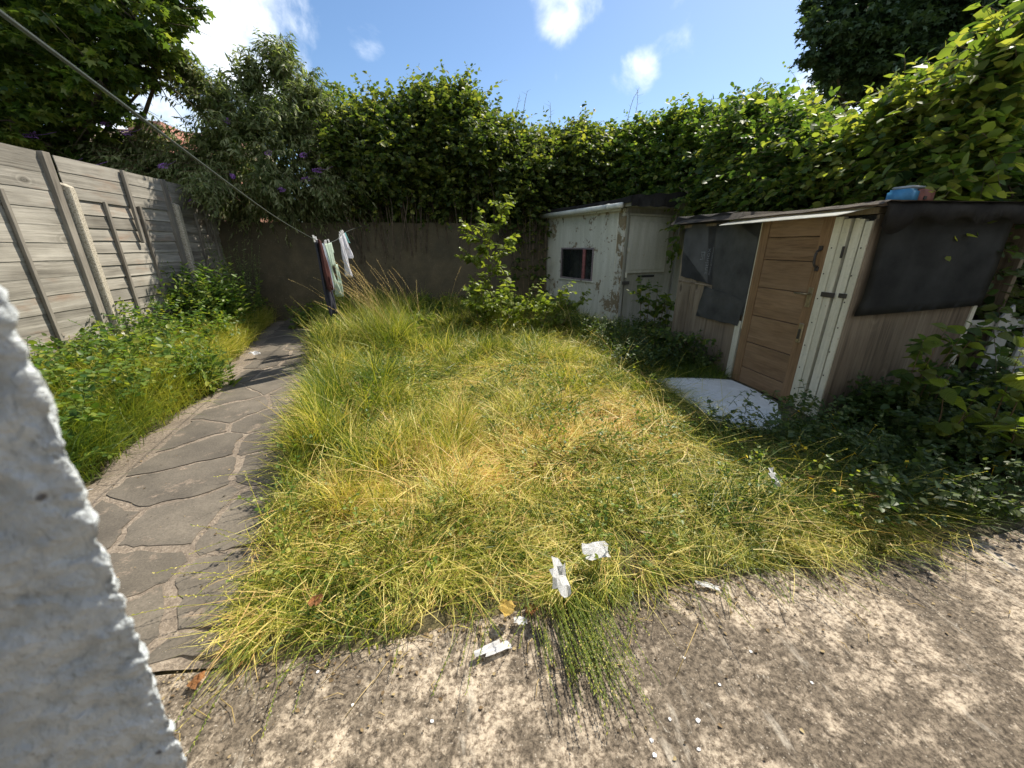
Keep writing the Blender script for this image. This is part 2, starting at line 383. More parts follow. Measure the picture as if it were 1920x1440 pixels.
def tile_mat(name, a, b):
    m, nt, p, out = mat_new(name); g = G(nt); g.off(); n = g.noise(2.5, 5); c = g.ramp(n, [(.3, a), (.7, b)])
    g.L(c, p.inputs['Base Color']); return m
M['tile_brown'] = tile_mat('brown_tiles', (.22, .15, .10), (.42, .33, .24)); M['tile_red'] = tile_mat('red_tiles', (.34, .15, .11), (.46, .24, .18))
M['pebbledash'] = grit_mat('grey_pebbledash', (.16, .165, .17), (.27, .275, .28), (.36, .37, .38), 30)  # neutral grey set so the added house wall bounces no brown
M['brickwall'] = tile_mat('house_brick', (.28, .12, .08), (.40, .2, .13))
def cloth_mat(name, col, sc=30, tr=.2):
    m, nt, p, out = mat_new(name); g = G(nt); n = g.noise(sc, 4); c = g.ramp(n, [(.3, tuple(x * .75 for x in col)), (.7, col)]); g.L(c, p.inputs['Base Color']); p.inputs['Roughness'].default_value = .95
    t = g.N('ShaderNodeBsdfTranslucent'); g.L(c, t.inputs[0]); mx = g.N('ShaderNodeMixShader'); mx.inputs[0].default_value = tr
    g.L(p.outputs[0], mx.inputs[1]); g.L(t.outputs[0], mx.inputs[2]); g.L(mx.outputs[0], out.inputs[0]); return m
M['bark'] = flat_mat('bark', (.12, .09, .06), .9, .3, 12)
M['twig'] = flat_mat('twig', (.17, .12, .07), .9, .3, 12)
M['greenstem'] = flat_mat('green_stem', (.12, .17, .05), .7, .2, 12)
# foliage
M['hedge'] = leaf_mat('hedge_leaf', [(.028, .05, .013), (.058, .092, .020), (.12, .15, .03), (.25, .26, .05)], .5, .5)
M['hedge_lit'] = leaf_mat('lit_tone_hedge_leaf', [(.035, .07, .016), (.075, .13, .026), (.15, .20, .035), (.27, .28, .06)], .5, .5)  # brighter copy of the hedge leaf, sunlight put into the colour
M['leafobj'] = leaf_mat('single_leaf', [(.04, .08, .02), (.085, .14, .03), (.19, .225, .045)], .5, .48, random_obj=True, veins=True)
M['sapleaf'] = leaf_mat('sapling_leaf', [(.10, .15, .022), (.17, .21, .035), (.24, .27, .06)], .42, .42, random_obj=True, veins=True)
M['sap'] = leaf_mat('sapling_foliage', [(.09, .14, .022), (.15, .20, .03), (.22, .26, .055)], .42, .42)
M['budd'] = leaf_mat('butterfly_bush_leaf', [(.055, .085, .026), (.11, .14, .045), (.20, .225, .09), (.34, .35, .19)], .4, .5, (1.3, 1.5, .7))
M['maple'] = leaf_mat('maple_leaf', [(.03, .06, .014), (.065, .11, .02), (.12, .165, .03), (.22, .23, .05)], .48, .45)
M['backlit_leaf'] = leaf_mat('backlit_dark_leaf', [(.025, .05, .022), (.045, .075, .03), (.065, .10, .04)], .25, .5)  # leaf colour carries the backlit dark, lifted a little for haze
M['grass'] = leaf_mat('grass_blade', [(.05, .10, .014), (.15, .21, .022), (.44, .43, .055), (.82, .70, .24), (.66, .43, .17)], .36, .46, (1.25, 1.25, .7))
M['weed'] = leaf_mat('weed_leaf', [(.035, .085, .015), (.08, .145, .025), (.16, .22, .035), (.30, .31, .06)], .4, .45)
M['weed_shade_tone'] = leaf_mat('shade_toned_weed_leaf', [(.035, .065, .016), (.06, .10, .024), (.11, .14, .04), (.17, .18, .07)], .35, .5)  # darker copy of the weed leaf, shade put into the colour
M['seed'] = leaf_mat('seed_head', [(.36, .27, .10), (.55, .42, .18), (.66, .52, .27)], .3, .7, (1.2, 1.1, .8))
M['purple'] = leaf_mat('purple_flower', [(.30, .13, .45), (.45, .22, .58)], .3, .7, (1.1, 1, 1.2))
M['yellow'] = leaf_mat('yellow_flower', [(.8, .55, .02), (.9, .72, .05)], .3, .6, (1.1, 1, .6))
M['dryleaf'] = flat_mat('dry_leaf', (.42, .20, .08), .8, .3, 20)
M['paper'] = flat_mat('white_paper', (.80, .80, .80), .8, .06, 20)
M['paper_y'] = flat_mat('yellowed_packaging', (.62, .45, .12), .7, .2, 20)

# ------------------------------------------------------------------ leaf templates (length along x, half width y, lift z)
def tpl_kite():   # folded hexagon: 2 quads
    return ([(0, 0, 0), (.28, .36, .07), (.70, .27, .02), (1, 0, -.10), (.70, -.27, .02), (.28, -.36, .07)], [(0, 3, 2, 1), (0, 5, 4, 3)])
def tpl_heart(drop=.16, fold=.10, wob=0, wd=.42):
    ts = [0, .06, .22, .45, .68, .86, 1.0]; ws = [0, .50, .92, 1.0, .70, .32, 0]; V = []; F = []
    for i, (t, w) in enumerate(zip(ts, ws)):
        z = -drop * t * t; x = t - (.06 if i == 1 else 0)
        V.append((t, 0, z))
        V.append((x, wd * w, z + fold * w + wob * math.sin(t * 9))); V.append((x, -wd * w, z + fold * w - wob * math.sin(t * 8 + 1)))
    for i in range(len(ts) - 1):
        a = 3 * i; b = 3 * (i + 1)
        F.append((a, b, b + 1, a + 1)); F.append((a, a + 2, b + 2, b))
    return (V, F)
def tpl_lance(wd=.13):
    V = [(0, 0, 0), (.3, wd, .02), (.65, wd * .8, -.06), (1, 0, -.22), (.65, -wd * .8, -.06), (.3, -wd, .02), (.48, 0, -.04)]
    return (V, [(0, 6, 2, 1), (6, 3, 2), (0, 5, 4, 6), (6, 4, 3)])
def tpl_maple():
    pts = []
    for i, (a, r) in enumerate([(180, .12), (128, .42), (105, .28), (62, .62), (32, .34), (0, .75), (-32, .34), (-62, .62), (-105, .28), (-128, .42)]):
        pts.append((.35 + r * math.cos(R(a)), r * math.sin(R(a)), -.12 * r * (i % 2)))
    V = [(.35, 0, .04)] + pts; return (V, [(0, i, i % 10 + 1) for i in range(1, 11)])
def tpl_blade(): return ([(0, .5, 0), (0, -.5, 0), (1, 0, 0)], [(0, 1, 2)])
KITE, HEART, LANCE, MAPLE = tpl_kite(), tpl_heart(), tpl_lance(), tpl_maple()

def unit(v): return v / (np.linalg.norm(v, axis=-1, keepdims=True) + 1e-9)
def frames(rng, D, tilt=.45):
    """leaf frame from direction D: width vector and upward-ish normal"""
    N = len(D); up = np.array([0, 0, 1.]) + rng.normal(0, tilt, (N, 3)); D = unit(D)
    Wd = unit(np.cross(up, D)); Nn = unit(np.cross(D, Wd)); return D, Wd, Nn
def shoots(rng, base, dirn, length, nl, lsize, droop=.25, down=.35, spread=.9, tilt=.45, K=5, tipsmall=.5):
    """returns stems (N,K,3), leaf P, D, W, Nn, size"""
    N = len(base); dirn = unit(dirn); length = np.broadcast_to(length, (N,)); side0 = unit(np.cross(dirn, np.array([0, 0, 1.]) + rng.normal(0, .3, (N, 3))))
    def at(t): return base + dirn * (length * t)[:, None] - np.array([0, 0, 1.]) * (droop * length * t * t)[:, None]
    st = np.stack([at(np.full(N, k / (K - 1))) for k in range(K)], 1)
    P = []; D = []; Z = []
    for j in range(nl):
        t = np.clip((j + .6 + rng.uniform(-.3, .3, N)) / nl, .03, 1); sgn = 1 if j % 2 else -1
        P.append(at(t)); d = side0 * sgn * spread + dirn * (.45 + .5 * t[:, None] ** 3) + np.array([0, 0, -down]) + rng.normal(0, .28, (N, 3)); D.append(d)
        Z.append(lsize * (1 - (1 - tipsmall) * t ** 2) * rng.uniform(.55, 1.3, N))
    P = np.concatenate(P); D, Wd, Nn = frames(rng, np.concatenate(D), tilt); Z = np.concatenate(Z)
    return st, P, D, Wd, Nn, Z
CAMP = np.array([0, 0, 1.65])
CAMF = np.array([math.sin(R(8.9)), math.cos(R(8.9)), -.35])
LEAFOBJ = {}
def leaf_variants(mat, key):
    if key not in LEAFOBJ:
        L_ = []
        for i in range(4):
            V, F = tpl_heart(drop=.1 + .1 * i, fold=.05 + .06 * ((i * 2) % 3), wob=.012 * i, wd=.36 + .03 * (i % 3))
            L_.append(raw_mesh('leaf', V, np.concatenate([np.array(f) for f in F]), [len(f) for f in F], mat, smooth=True))
        LEAFOBJ[key] = L_
    return LEAFOBJ[key]
def single_leaves(rng, root, P, D, Wd, Nn, Z, mat, key, n, name='leaf'):
    """the n largest-showing leaves become objects of their own; returns mask of the rest"""
    v = P - CAMP; d = np.linalg.norm(v, axis=1); sc = Z / d; sc[(v @ CAMF) < .3] = 0
    # prefer outer, sunlit ones
    sc = sc * rng.uniform(.8, 1.2, len(sc))
    idx = np.argsort(-sc)[:n]; me = leaf_variants(mat, key); loc = np.array(root.location)
    for i in idx:
        o = bpy.data.objects.new(name, me[int(rng.integers(0, 4))]); link(o, root)
        m = Matrix(((D[i, 0], Wd[i, 0], Nn[i, 0], P[i, 0] - loc[0]), (D[i, 1], Wd[i, 1], Nn[i, 1], P[i, 1] - loc[1]), (D[i, 2], Wd[i, 2], Nn[i, 2], P[i, 2] - loc[2]), (0, 0, 0, 1)))
        o.matrix_basis = m @ Matrix.Diagonal((Z[i], Z[i], Z[i], 1))
    k = np.ones(len(P), bool); k[idx] = False; return k

# ================================================================== SETTING
def rough_sheet(name, x0, x1, y0, y1, step, hf, mat, kind='structure'):
    nx = max(2, int((x1 - x0) / step)); ny = max(2, int((y1 - y0) / step))
    X, Y = np.meshgrid(np.linspace(x0, x1, nx), np.linspace(y0, y1, ny)); Z = hf(X, Y)
    V = np.stack([X, Y, Z], -1).reshape(-1, 3); i = np.arange(nx - 1)[None, :] + np.arange(ny - 1)[:, None] * nx
    lo = np.stack([i, i + 1, i + 1 + nx, i + nx], -1).reshape(-1)
    me = raw_mesh(name, V, lo, np.full((nx - 1) * (ny - 1), 4), mat, smooth=True); o = bpy.data.objects.new(name, me); link(o); o['kind'] = kind; return o
box('ground', (-400, -400, -.6), (400, 400, -.12), M['ground'], bev=0)['kind'] = 'structure'
def path_l(y): return np.interp(y, [0, 1.35, 2.5, 3.9, 4.7, 6.1, 8.5, 10], [-2.2, -2.25, -2.42, -2.62, -2.72, -3.02, -3.62, -3.9])
def path_r(y): return np.interp(y, [0, 1.35, 3, 4.6, 6, 8.5, 10], [-.98, -1.05, -1.38, -1.72, -2.15, -2.85, -3.1])
def edge_y(x): return 1.33 + .05 * np.sin(np.asarray(x) * 1.7) + .04 * np.interp(x, [1.2, 2.5, 6], [0, 3.5, 2.5])
def soil_h(X, Y):
    h = n2(X, Y, 1.3, 3) * .10 - .03 + n2(X, Y, 6, 5) * .03; h = h + .26 * np.clip(n2(X, Y, 2.3, 77) - .44, 0, 1) * (X > -1.6) * (X < 2.4) * np.clip((Y - 1.5) * 1.5, 0, 1)
    on = (X > path_l(Y) - .38) & (X < path_r(Y) + .08); h = np.where(on, -.03, h)
    e = edge_y(X) + .10 * (n2(X, Y, 4, 71) - .62); h = np.where(Y < e + .25, np.minimum(h, .006 + np.clip(Y - e, 0, 1) * .25), h); h = np.where((Y < e) & ~on, -.03, h); return h
rough_sheet('soil', -5.1, 6.6, 1.20, 10.2, .045, soil_h, M['soil'])
def edge_y(x): return 1.33 + .05 * np.sin(np.asarray(x) * 1.7) + .04 * np.interp(x, [1.2, 2.5, 6], [0, 3.5, 2.5])
# concrete patio: slab with a slightly wavering lawn edge
bm = bmesh.new(); xs = np.linspace(-6, 7, 80)
top = [bm.verts.new((x, float(edge_y(x)) + random.uniform(-.015, .015), 0)) for x in xs]; bot = [bm.verts.new((x, -4, 0)) for x in xs]
lo_ = [bm.verts.new((v.co.x, v.co.y, -.11)) for v in top]
for i in range(79):
    bm.faces.new((bot[i], bot[i + 1], top[i + 1], top[i])); bm.faces.new((top[i], top[i + 1], lo_[i + 1], lo_[i]))
bm_obj('patio', bm, M['patio'])['kind'] = 'structure'

# crazy-paved path: mortar bed plus single stones
def path_bed():
    ys = np.linspace(1.30, 9.6, 90); V = []; F = []
    for y in ys:
        l = float(path_l(y)) - .30 + .05 * math.sin(y * 5) + .03 * math.sin(y * 13); r = float(path_r(y)) + .06
        for k in range(7):
            V.append((l + (r - l) * k / 6, y, .0075 if 0 < k < 6 else -.03))
    for i in range(len(ys) - 1):
        for k in range(6): a = i * 7 + k; F += [a, a + 1, a + 8, a + 7]
    me = raw_mesh('path', V, F, np.full(len(F) // 4, 4), M['mortar'], smooth=True); o = link(bpy.data.objects.new('path', me)); o['kind'] = 'structure'; return o
path = path_bed()
def clip(poly, n, c):
    out = []
    for i in range(len(poly)):
        a, b = poly[i], poly[(i + 1) % len(poly)]; da = a[0] * n[0] + a[1] * n[1] - c; db = b[0] * n[0] + b[1] * n[1] - c
        if da <= 0: out.append(a)
        if da * db < 0:
            t = da / (da - db); out.append((a[0] + (b[0] - a[0]) * t, a[1] + (b[1] - a[1]) * t))
    return out
def stones():
    rng = np.random.default_rng(5); pts = []; tries = 0
    while tries < 3000:
        tries += 1; y = rng.uniform(1.1, 9.8); x = rng.uniform(float(path_l(y)) + .03, float(path_r(y)) - .03); mind = .36 + .30 * rng.random()
        if all(math.hypot(x - a, (y - b) * .85) > mind for a, b in pts): pts.append((x, y))
    for i, (px, py) in enumerate(pts):
        poly = [(px - .5, py - .5), (px + .5, py - .5), (px + .5, py + .5), (px - .5, py + .5)]
        for j, (qx, qy) in enumerate(pts):
            if i == j or math.hypot(qx - px, qy - py) > 1.3: continue
            n = (qx - px, qy - py); l = math.hypot(*n); n = (n[0] / l, n[1] / l); c = n[0] * (px + qx) / 2 + n[1] * (py + qy) / 2 - rng.uniform(.012, .034)
            poly = clip(poly, n, c)
            if len(poly) < 3: break
        if len(poly) < 3: continue
        if max(math.hypot(a - px, b - py) for a, b in poly) < .12: continue
        lx, rx = float(path_l(py)), float(path_r(py))
        poly = clip(poly, (-1, -.12), -(lx) - .12 * py); 
        if len(poly) >= 3: poly = clip(poly, (0, -1), -1.36); 
        if len(poly) < 3: continue
        # ragged edges
        P = []
        for k in range(len(poly)):
            a = np.array(poly[k]); b = np.array(poly[(k + 1) % len(poly)]); m_ = max(1, int(np.linalg.norm(b - a) / .045))
            for s_ in range(m_):
                q = a + (b - a) * s_ / m_; q = q + (np.array([float(n2(q[0], q[1], 6, 4)), float(n2(q[0], q[1], 6, 9))]) - .5) * .10 + rng.normal(0, .004, 2); P.append((q[0], q[1], .004))
        try: poly_prism('stone', [(x - px, y - py, 0) for x, y, z in P], (.014 + rng.uniform(0, .005)), (0, 0, 1), M['stone'], path).location = (px, py, -.004)
        except Exception: pass
stones()

# ================================================================== LEFT FENCE
FX = -5.0
fence = empty('fence', (FX, 6.4, 0), label='tall weathered grey wooden fence with concrete posts along the left of the garden', cat='fence')
def plank_mesh(length, h, seed, proud=.0085):
    rng = np.random.default_rng(seed); n = 14; V = []; F = []
    wob = n2(np.linspace(0, length, n), np.zeros(n), 2.2, seed) * .022 - .011; w2 = n2(np.linspace(0, length, n), np.zeros(n), 2.0, seed + 50) * .010
    for i in range(n):
        y = length * i / (n - 1); zb = wob[i]; zt = h + w2[i]
        # lapped board: thin at top, leaning outwards at bottom
        V += [(proud, y, zb), (.0015, y, zt), (-.008, y, zt), (-.002, y, zb)]
    for i in range(n - 1):
        a = 4 * i; b = a + 4
        F += [(a, b, b + 1, a + 1), (a + 1, b + 1, b + 2, a + 2), (a + 2, b + 2, b + 3, a + 3), (a + 3, b + 3, b, a)]
    F += [(0, 1, 2, 3), (4 * n - 1, 4 * n - 2, 4 * n - 3, 4 * n - 4)]
    return raw_mesh('plank', V, np.concatenate([np.array(f) for f in F]), [4] * len(F), M['fence'], smooth=False)
def bay(y0, y1, zb, zt, h, seed, x=0.0, proud=.0085):
    ms = [plank_mesh(y1 - y0, h * 1.12, seed + i, proud) for i in range(4)]; n = max(1, round((zt - zb) / h)); h = (zt - zb) / n
    for i in range(n):
        o = bpy.data.objects.new('plank', ms[(i * 7 + seed) % 4]); link(o, fence)
        o.location = (x + .0015 * (i % 3), y0 - 6.4, zb + h * i); o.rotation_euler = (R(random.uniform(-.25, .25)), 0, 0)
posts = [2.15, 4.3, 6.47, 8.62, 10.3]
for i in range(4):
    a, b = posts[i] + .04, posts[i + 1] - .10
    if i < 2: bay(a, b, .02, 2.76 - .02 * i, .208, 10 + i * 5)
    else:
        bay(a, b, .02, 2.24, .170, 20 + i * 5, 0, .021); bay(a, b, 2.25, 2.74, .158, 40 + i, .022)
def batten(y, z0, z1, w=.045, d=.04, x=.022, name='batten'):
    o = box(name, (x, -w / 2, z0), (x + d, w / 2, z1), M['batten'], fence, .003); o.location = (0, y - 6.4, 0); return o
for y in (2.9, 3.6, 5.05, 5.66, 7.08, 7.76, 9.25, 9.78): batten(y, .03, 2.26 + .01 * math.sin(y * 9))
batten(7.58, 1.70, 2.76, .05, .045, .045); batten(9.55, 1.72, 2.74, .05, .045, .045); batten(3.2, 1.75, 2.76, .05, .045)
for y in posts[1:4]:
    o = box('wooden_post', (-.03, -.055, 0), (.062, .05, 2.77), M['batten'], fence, .004); o.location = (0, y - .09 - 6.4, 0)
    bm = bmesh.new(); add_box(bm, (-.03, -.05, -.1), (.10, .05, 2.44), .012)
    for v in bm.verts:
        if v.co.z > 2.4 and v.co.x > .05: v.co.z -= .05
    bm_obj('concrete_post', bm, M['cpost'], fence).location = (.02, y + .035 - 6.4, random.uniform(-.02, .03))
for i in range(4):
    o = box('gravel_board', (-.03, posts[i] + .08, -.1), (.0, posts[i + 1] - .02, .03), M['cpost'], fence); o.location = (0, -6.4, 0)
# leaning cement sheet offcut by the nearest post
bm = bmesh.new(); add_box(bm, (-.012, -.09, 0), (.012, .09, .42), .004)
o = bm_obj('cement_offcut', bm, M['white_board']); o.location = (FX + .22, 6.42, .02); o.rotation_euler = (R(6), R(-12), R(-18))
tag(o, 'off-white slab of board leaning on the foot of a concrete fence post', 'board')

# ================================================================== BACK WALL
bw = empty('garden_wall', (0, 10.05, 0), label='old brown stained rendered wall across the back of the garden', cat='wall')
def wall_face(name, x0, x1, z0, z1, y, parent, mat):
    nx, nz = 160, 26; X, Z = np.meshgrid(np.linspace(x0, x1, nx), np.linspace(z0, z1, nz))
    top = (Z - z0) / (z1 - z0); d = n2(X, Z, 1.2, 8) * .05 + n2(X, Z, 9, 9) * .012; Z2 = Z + (top > .99) * (n2(X, X * 0, 2.5, 4) * .05 - .02)
    V = np.concatenate([np.stack([X, y - d, Z2], -1).reshape(-1, 3), np.stack([X[-1], X[-1] * 0 + y + .2, Z2[-1]], -1)]); i = np.arange(nx - 1)[None, :] + np.arange(nz - 1)[:, None] * nx
    lo = np.stack([i, i + 1, i + 1 + nx, i + nx], -1).reshape(-1, 4); k = np.arange(nx - 1); t = (nz - 1) * nx + k
    lo = np.concatenate([lo, np.stack([t, t + 1, nx * nz + k + 1, nx * nz + k], -1)])
    me = raw_mesh(name, V, lo.ravel(), np.full(len(lo), 4), mat, smooth=False); return link(bpy.data.objects.new(name, me), parent)
wall_face('render_face', -5.0, 6.5, -.1, 2.16, 0, bw, M['backwall'])
box('core', (-5.0, .01, -.1), (6.5, .2, 2.10), M['backwall'], bw)

# ================================================================== WHITE SHED
s1 = empty('white_shed', (3.35, 7.5, 0), R(19), label='small white shed with flaking paint and a small window, in the far right corner', cat='shed')
def face_with_hole(name, x0, x1, ya, yb, z0, z1, hy0, hy1, hz0, hz1, mat, par):
    bm = bmesh.new()
    add_box(bm, (x0, ya, z0), (x1, yb, hz0)); add_box(bm, (x0, ya, hz1), (x1, yb, z1)); add_box(bm, (x0, ya, hz0 + .0001), (x1, hy0, hz1 - .0001)); add_box(bm, (x0, hy1, hz0 + .0001), (x1, yb, hz1 - .0001))
    return bm_obj(name, bm, mat, par)
face_with_hole('side_wall', 0, .05, .17, 2.66, 0, 2.33, .87, 2.03, .95, 1.60, M['s1wall'], s1)
box('corner_board', (-.012, .0, 0), (.06, .165, 2.33), M['s1post'], s1)
box('corner_strip', (-.022, .165, .0), (.0, .19, 2.3), M['s1wall'], s1)
box('end_post', (-.02, 2.66, 0), (.06, 2.74, 2.28), M['s1dirty'], s1)
box('front_wall', (.06, .012, 0), (2.2, .06, 2.36), M['s1dirty'], s1)
box('rear_wall', (.05, 2.60, 0), (2.2, 2.66, 2.3), M['s1dirty'], s1); box('far_wall', (2.14, .06, 0), (2.2, 2.6, 2.3), M['s1dirty'], s1)
box('floor_slab', (.05, .06, 0), (2.14, 2.6, .05), M['dark'], s1)
# window
wf = box('window_frame', (-.025, .85, .93), (.03, 2.05, .965), M['frame_grey'], s1)
box('top_rail', (-.025, .85, 1.585), (.03, 2.05, 1.62), M['frame_grey'], wf); box('side_rail', (-.024, .85, .966), (.03, .885, 1.584), M['frame_grey'], wf)
box('side_rail', (-.024, 2.015, .966), (.03, 2.05, 1.584), M['frame_grey'], wf); box('mullion', (-.030, 1.13, .966), (.03, 1.20, 1.584), M['frame_pink'], wf)
box('pane', (.0, 1.2, .966), (.006, 2.014, 1.584), M['glass'], wf, 0); box('pane', (.0, .886, .966), (.006, 1.129, 1.584), M['glass'], wf, 0)
box('window_sill', (-.04, .80, .905), (.0, 2.1, .929), M['s1wall'], s1)
box('inner_board', (.45, 1.5, .5), (.47, 2.3, 1.9), M['s1panel'], s1)
# door face, seen under the leaves
dr = box('door', (.13, -.012, .05), (1.22, .011, 1.08), M['s1dirty'], s1)
box('door_panel', (.12, -.022, 1.14), (1.20, .011, 2.20), M['s1panel'], s1)
box('inner_panel', (.22, -.030, 1.2), (1.1, -.0225, 2.1), M['s1panel'], s1)
box('door_frame', (.035, -.035, .0), (.075, .011, 2.25), M['s1dirty'], s1); box('door_frame', (.076, -.03, 2.205), (1.7, .011, 2.245), M['s1panel'], s1)
box('door_frame', (1.5, -.03, .0), (1.56, .011, 2.204), M['s1dirty'], s1)
box('dark_slit', (.47, -.016, 1.045), (.93, .0, 1.09), M['dark'], s1)  # near-black plate painted as the dark of the slit
hg = box('hinge', (.03, -.05, .93), (.22, -.036, .99), M['metal_dark'], s1); box('latch', (.10, -.05, 1.06), (.14, -.023, 1.16), M['board_white'], s1); box('latch', (.10, -.05, 1.55), (.15, -.023, 1.62), M['board_white'], s1)
# roof: low over the gutter, rising to the right
bm = bmesh.new(); n = 24
for (ya, yb) in ((-.30, 2.95),):
    rows = []
    for j in range(9):
        y = ya + (yb - ya) * j / 8
        rows.append([bm.verts.new((-.16 + 2.6 * i / n, y, 2.47 + .10 * i / n * 2.4 + .012 * math.sin(i * 1.3 + j) + (.04 if j == 0 else 0))) for i in range(n + 1)])
    for j in range(8):
        for i in range(n): bm.faces.new((rows[j][i], rows[j][i + 1], rows[j + 1][i + 1], rows[j + 1][i]))
    # front felt flap
    fl = [bm.verts.new((-.16 + 2.6 * i / n, ya - .012 * math.sin(i * 2.1), 2.33 + .012 * math.sin(i * 1.9) + .08 * i / n)) for i in range(n + 1)]
    for i in range(n): bm.faces.new((fl[i], fl[i + 1], rows[0][i + 1], rows[0][i]))
    sl_ = [bm.verts.new((-.175, ya + (yb - ya) * j / 8, 2.39 + .008 * math.sin(j * 3))) for j in range(9)]
    for j in range(8): bm.faces.new((rows[j][0], rows[j + 1][0], sl_[j + 1], sl_[j]))
r_ = bmesh.ops.solidify(bm, geom=bm.faces[:], thickness=.008)
rf = bm_obj('roof', bm, M['felt'], s1)
box('roof_deck', (-.12, -.25, 2.34), (2.35, 2.9, 2.40), M['s1dirty'], s1)
b = Batch(); tube(b, [(-.2, 2.85, 2.335), (-.2, 1.5, 2.345), (-.2, .02, 2.36), (-.2, -.1, 2.362)], [.05, .05, .05, .05], 12); b.obj('gutter', M['pvc'], s1, True)
b = Batch(); tube(b, [(-.2, .30, 2.358), (-.2, .24, 2.358)], .058, 12); b.obj('gutter_joint', M['pvc'], s1)
box('fascia', (-.14, .0, 2.28), (-.12, 2.8, 2.40), M['s1wall'], s1)

# ================================================================== WOODEN SHED
SX = 3.54
s2 = empty('wooden_shed', (SX, 2.95, 0), label='low patched wooden shed with a brown panelled door and black plastic sheets', cat='shed')
Y0 = 2.95
def sb(name, y0, y1, z0, z1, x0, x1, mat, bev=.003, par=None): # on the long wall: x negative is proud
    return box(name, (x0, y0 - Y0, z0), (x1, y1 - Y0, z1), mat, par or s2, bev)
sb('wall_panel', 4.20, 4.78, .02, 1.93, .0, .03, M['ply']); sb('wall_panel', 4.785, 5.28, .02, 1.93, .002, .032, M['ply']); sb('wall_panel', 5.285, 5.75, .02, 1.93, .0, .03, M['ply'])
sb('wall_strip', 4.33, 5.72, 1.13, 1.155, -.012, .0, M['ply'])
for y in (4.9, 5.4): sb('wall_cover_strip', y, y + .05, .02, 1.1, -.008, -.0005, M['ply'])
sb('white_strip', 4.22, 4.31, .05, .78, -.03, -.001, M['board_white']); sb('edge_strip', 4.178, 4.195, .7, 1.9, -.035, -.0, M['board_white'])
# door: stiles, five grooved panels
door = empty('door', (0, 3.30 - Y0, .06)); door.parent = s2; door.location = (0, 3.30 - Y0, .06)
box('stile', (-.045, 0, 0), (.0, .115, 1.86), M['door_v'], door); box('stile', (-.045, .755, 0), (.0, .87, 1.86), M['door_v'], door)
zs = [0.0, .20, .51, .83, 1.15, 1.45, 1.68, 1.86]
for k in range(len(zs) - 1):
    box('door_panel', (-.037, .1165, zs[k] + .003), (-.004, .7535, zs[k + 1] - .003), M['door'], door, .004)
box('groove_shade', (-.003, .1165, .002), (-.001, .7535, 1.858), M['dark'], door, 0)  # near-black sheet painting the shade seen in the door grooves
hb = Batch(); tube(hb, bez([(-.048, .055, 1.40), (-.085, .057, 1.42), (-.095, .06, 1.48), (-.085, .063, 1.54), (-.048, .065, 1.56)], 5), .011, 8); pull = hb.obj('pull_handle', M['metal_dark'], door, True)
box('handle_end', (-.058, .035, 1.365), (-.0455, .075, 1.405), M['metal_dark'], pull, .002); box('handle_end', (-.058, .045, 1.555), (-.0455, .085, 1.595), M['metal_dark'], pull, .002)
lp = box('lock_plate', (-.052, .03, 1.02), (-.0455, .085, 1.21), M['brass'], door, .002); hb = Batch(); tube(hb, [(-.052, .058, 1.15), (-.095, .058, 1.15), (-.10, .10, 1.15), (-.098, .19, 1.145)], .009, 8); hb.obj('lever', M['brass'], door, True)
ep = box('escutcheon', (-.062, .028, .66), (-.0455, .085, .86), M['brass'], door, .008); box('keyhole_cover', (-.07, .043, .70), (-.0625, .07, .80), M['metal_dark'], door, .003)
sb('threshold', 3.28, 4.2, -.02, .055, -.02, .03, M['dark']); sb('door_lining', 3.28, 4.2, .0, 1.95, .035, .05, M['dark'])
# white vertical boards of the corner
wb = [(3.215, 3.294, -.050, 0, .10, 1.9), (3.145, 3.212, -.044, 0, .02, 1.88), (3.08, 3.12, -.035, 0, -.02, 1.88), (3.025, 3.076, -.045, 0, .0, 1.87), (2.95, 3.01, -.050, 0, .0, 1.85)]
for a, b_, x0, x1, z0, z1 in wb: sb('white_board', a, b_, z0, z1, x0, x1, M['board_white'])
sb('gap_shade', 2.952, 3.29, .0, 1.9, .001, .02, M['dark'])  # near-black sheet painting the shade between the white boards
sb('strap', 3.10, 3.235, 1.20, 1.245, -.062, -.052, M['metal_dark']); sb('strap', 2.985, 3.06, 1.21, 1.25, -.062, -.052, M['metal_dark']); sb('hasp', 3.13, 3.15, 1.55, 1.65, -.06, -.046, M['metal_dark'])
for k in range(7):
    for y in (3.25, 2.98): sb('nail', y + .006 * (k % 3), y + .012 + .006 * (k % 3), .25 + .23 * k, .262 + .23 * k, -.054, -.0505, M['metal_dark'], .001)
# black plastic sheets nailed over the boards
def sheet(name, pts, x, mat, par=s2, th=.004):
    """outline on the long wall given as (y,z), resampled, gently buckled"""
    bm = bmesh.new(); P = []
    for i in range(len(pts)):
        a, b_ = pts[i], pts[(i + 1) % len(pts)]
        for s_ in range(6): t = s_ / 6; P.append((a[0] + (b_[0] - a[0]) * t, a[1] + (b_[1] - a[1]) * t))
    vs_ = [bm.verts.new((x - .004 * math.sin(9 * y + 5 * z), y - Y0 + .006 * math.sin(z * 23), z + .006 * math.sin(y * 19))) for y, z in P]
    f = bm.faces.new(vs_); bmesh.ops.solidify(bm, geom=[f], thickness=th)
    return bm_obj(name, bm, mat, par)
sA = sheet('plastic_sheet', [(5.74, 1.95), (4.90, 1.94), (4.85, 1.15), (5.66, 1.22)], -.020, M['black_sheet2'])
sheet('plastic_sheet', [(5.0, 1.93), (4.205, 1.92), (4.205, .85), (4.86, 1.08), (4.93, 1.5)], -.030, M['black_sheet'])
sheet('plastic_sheet', [(5.02, 1.13), (4.55, 1.08), (4.21, 1.02), (4.26, .72), (5.12, .70)], -.040, M['black_sheet'])
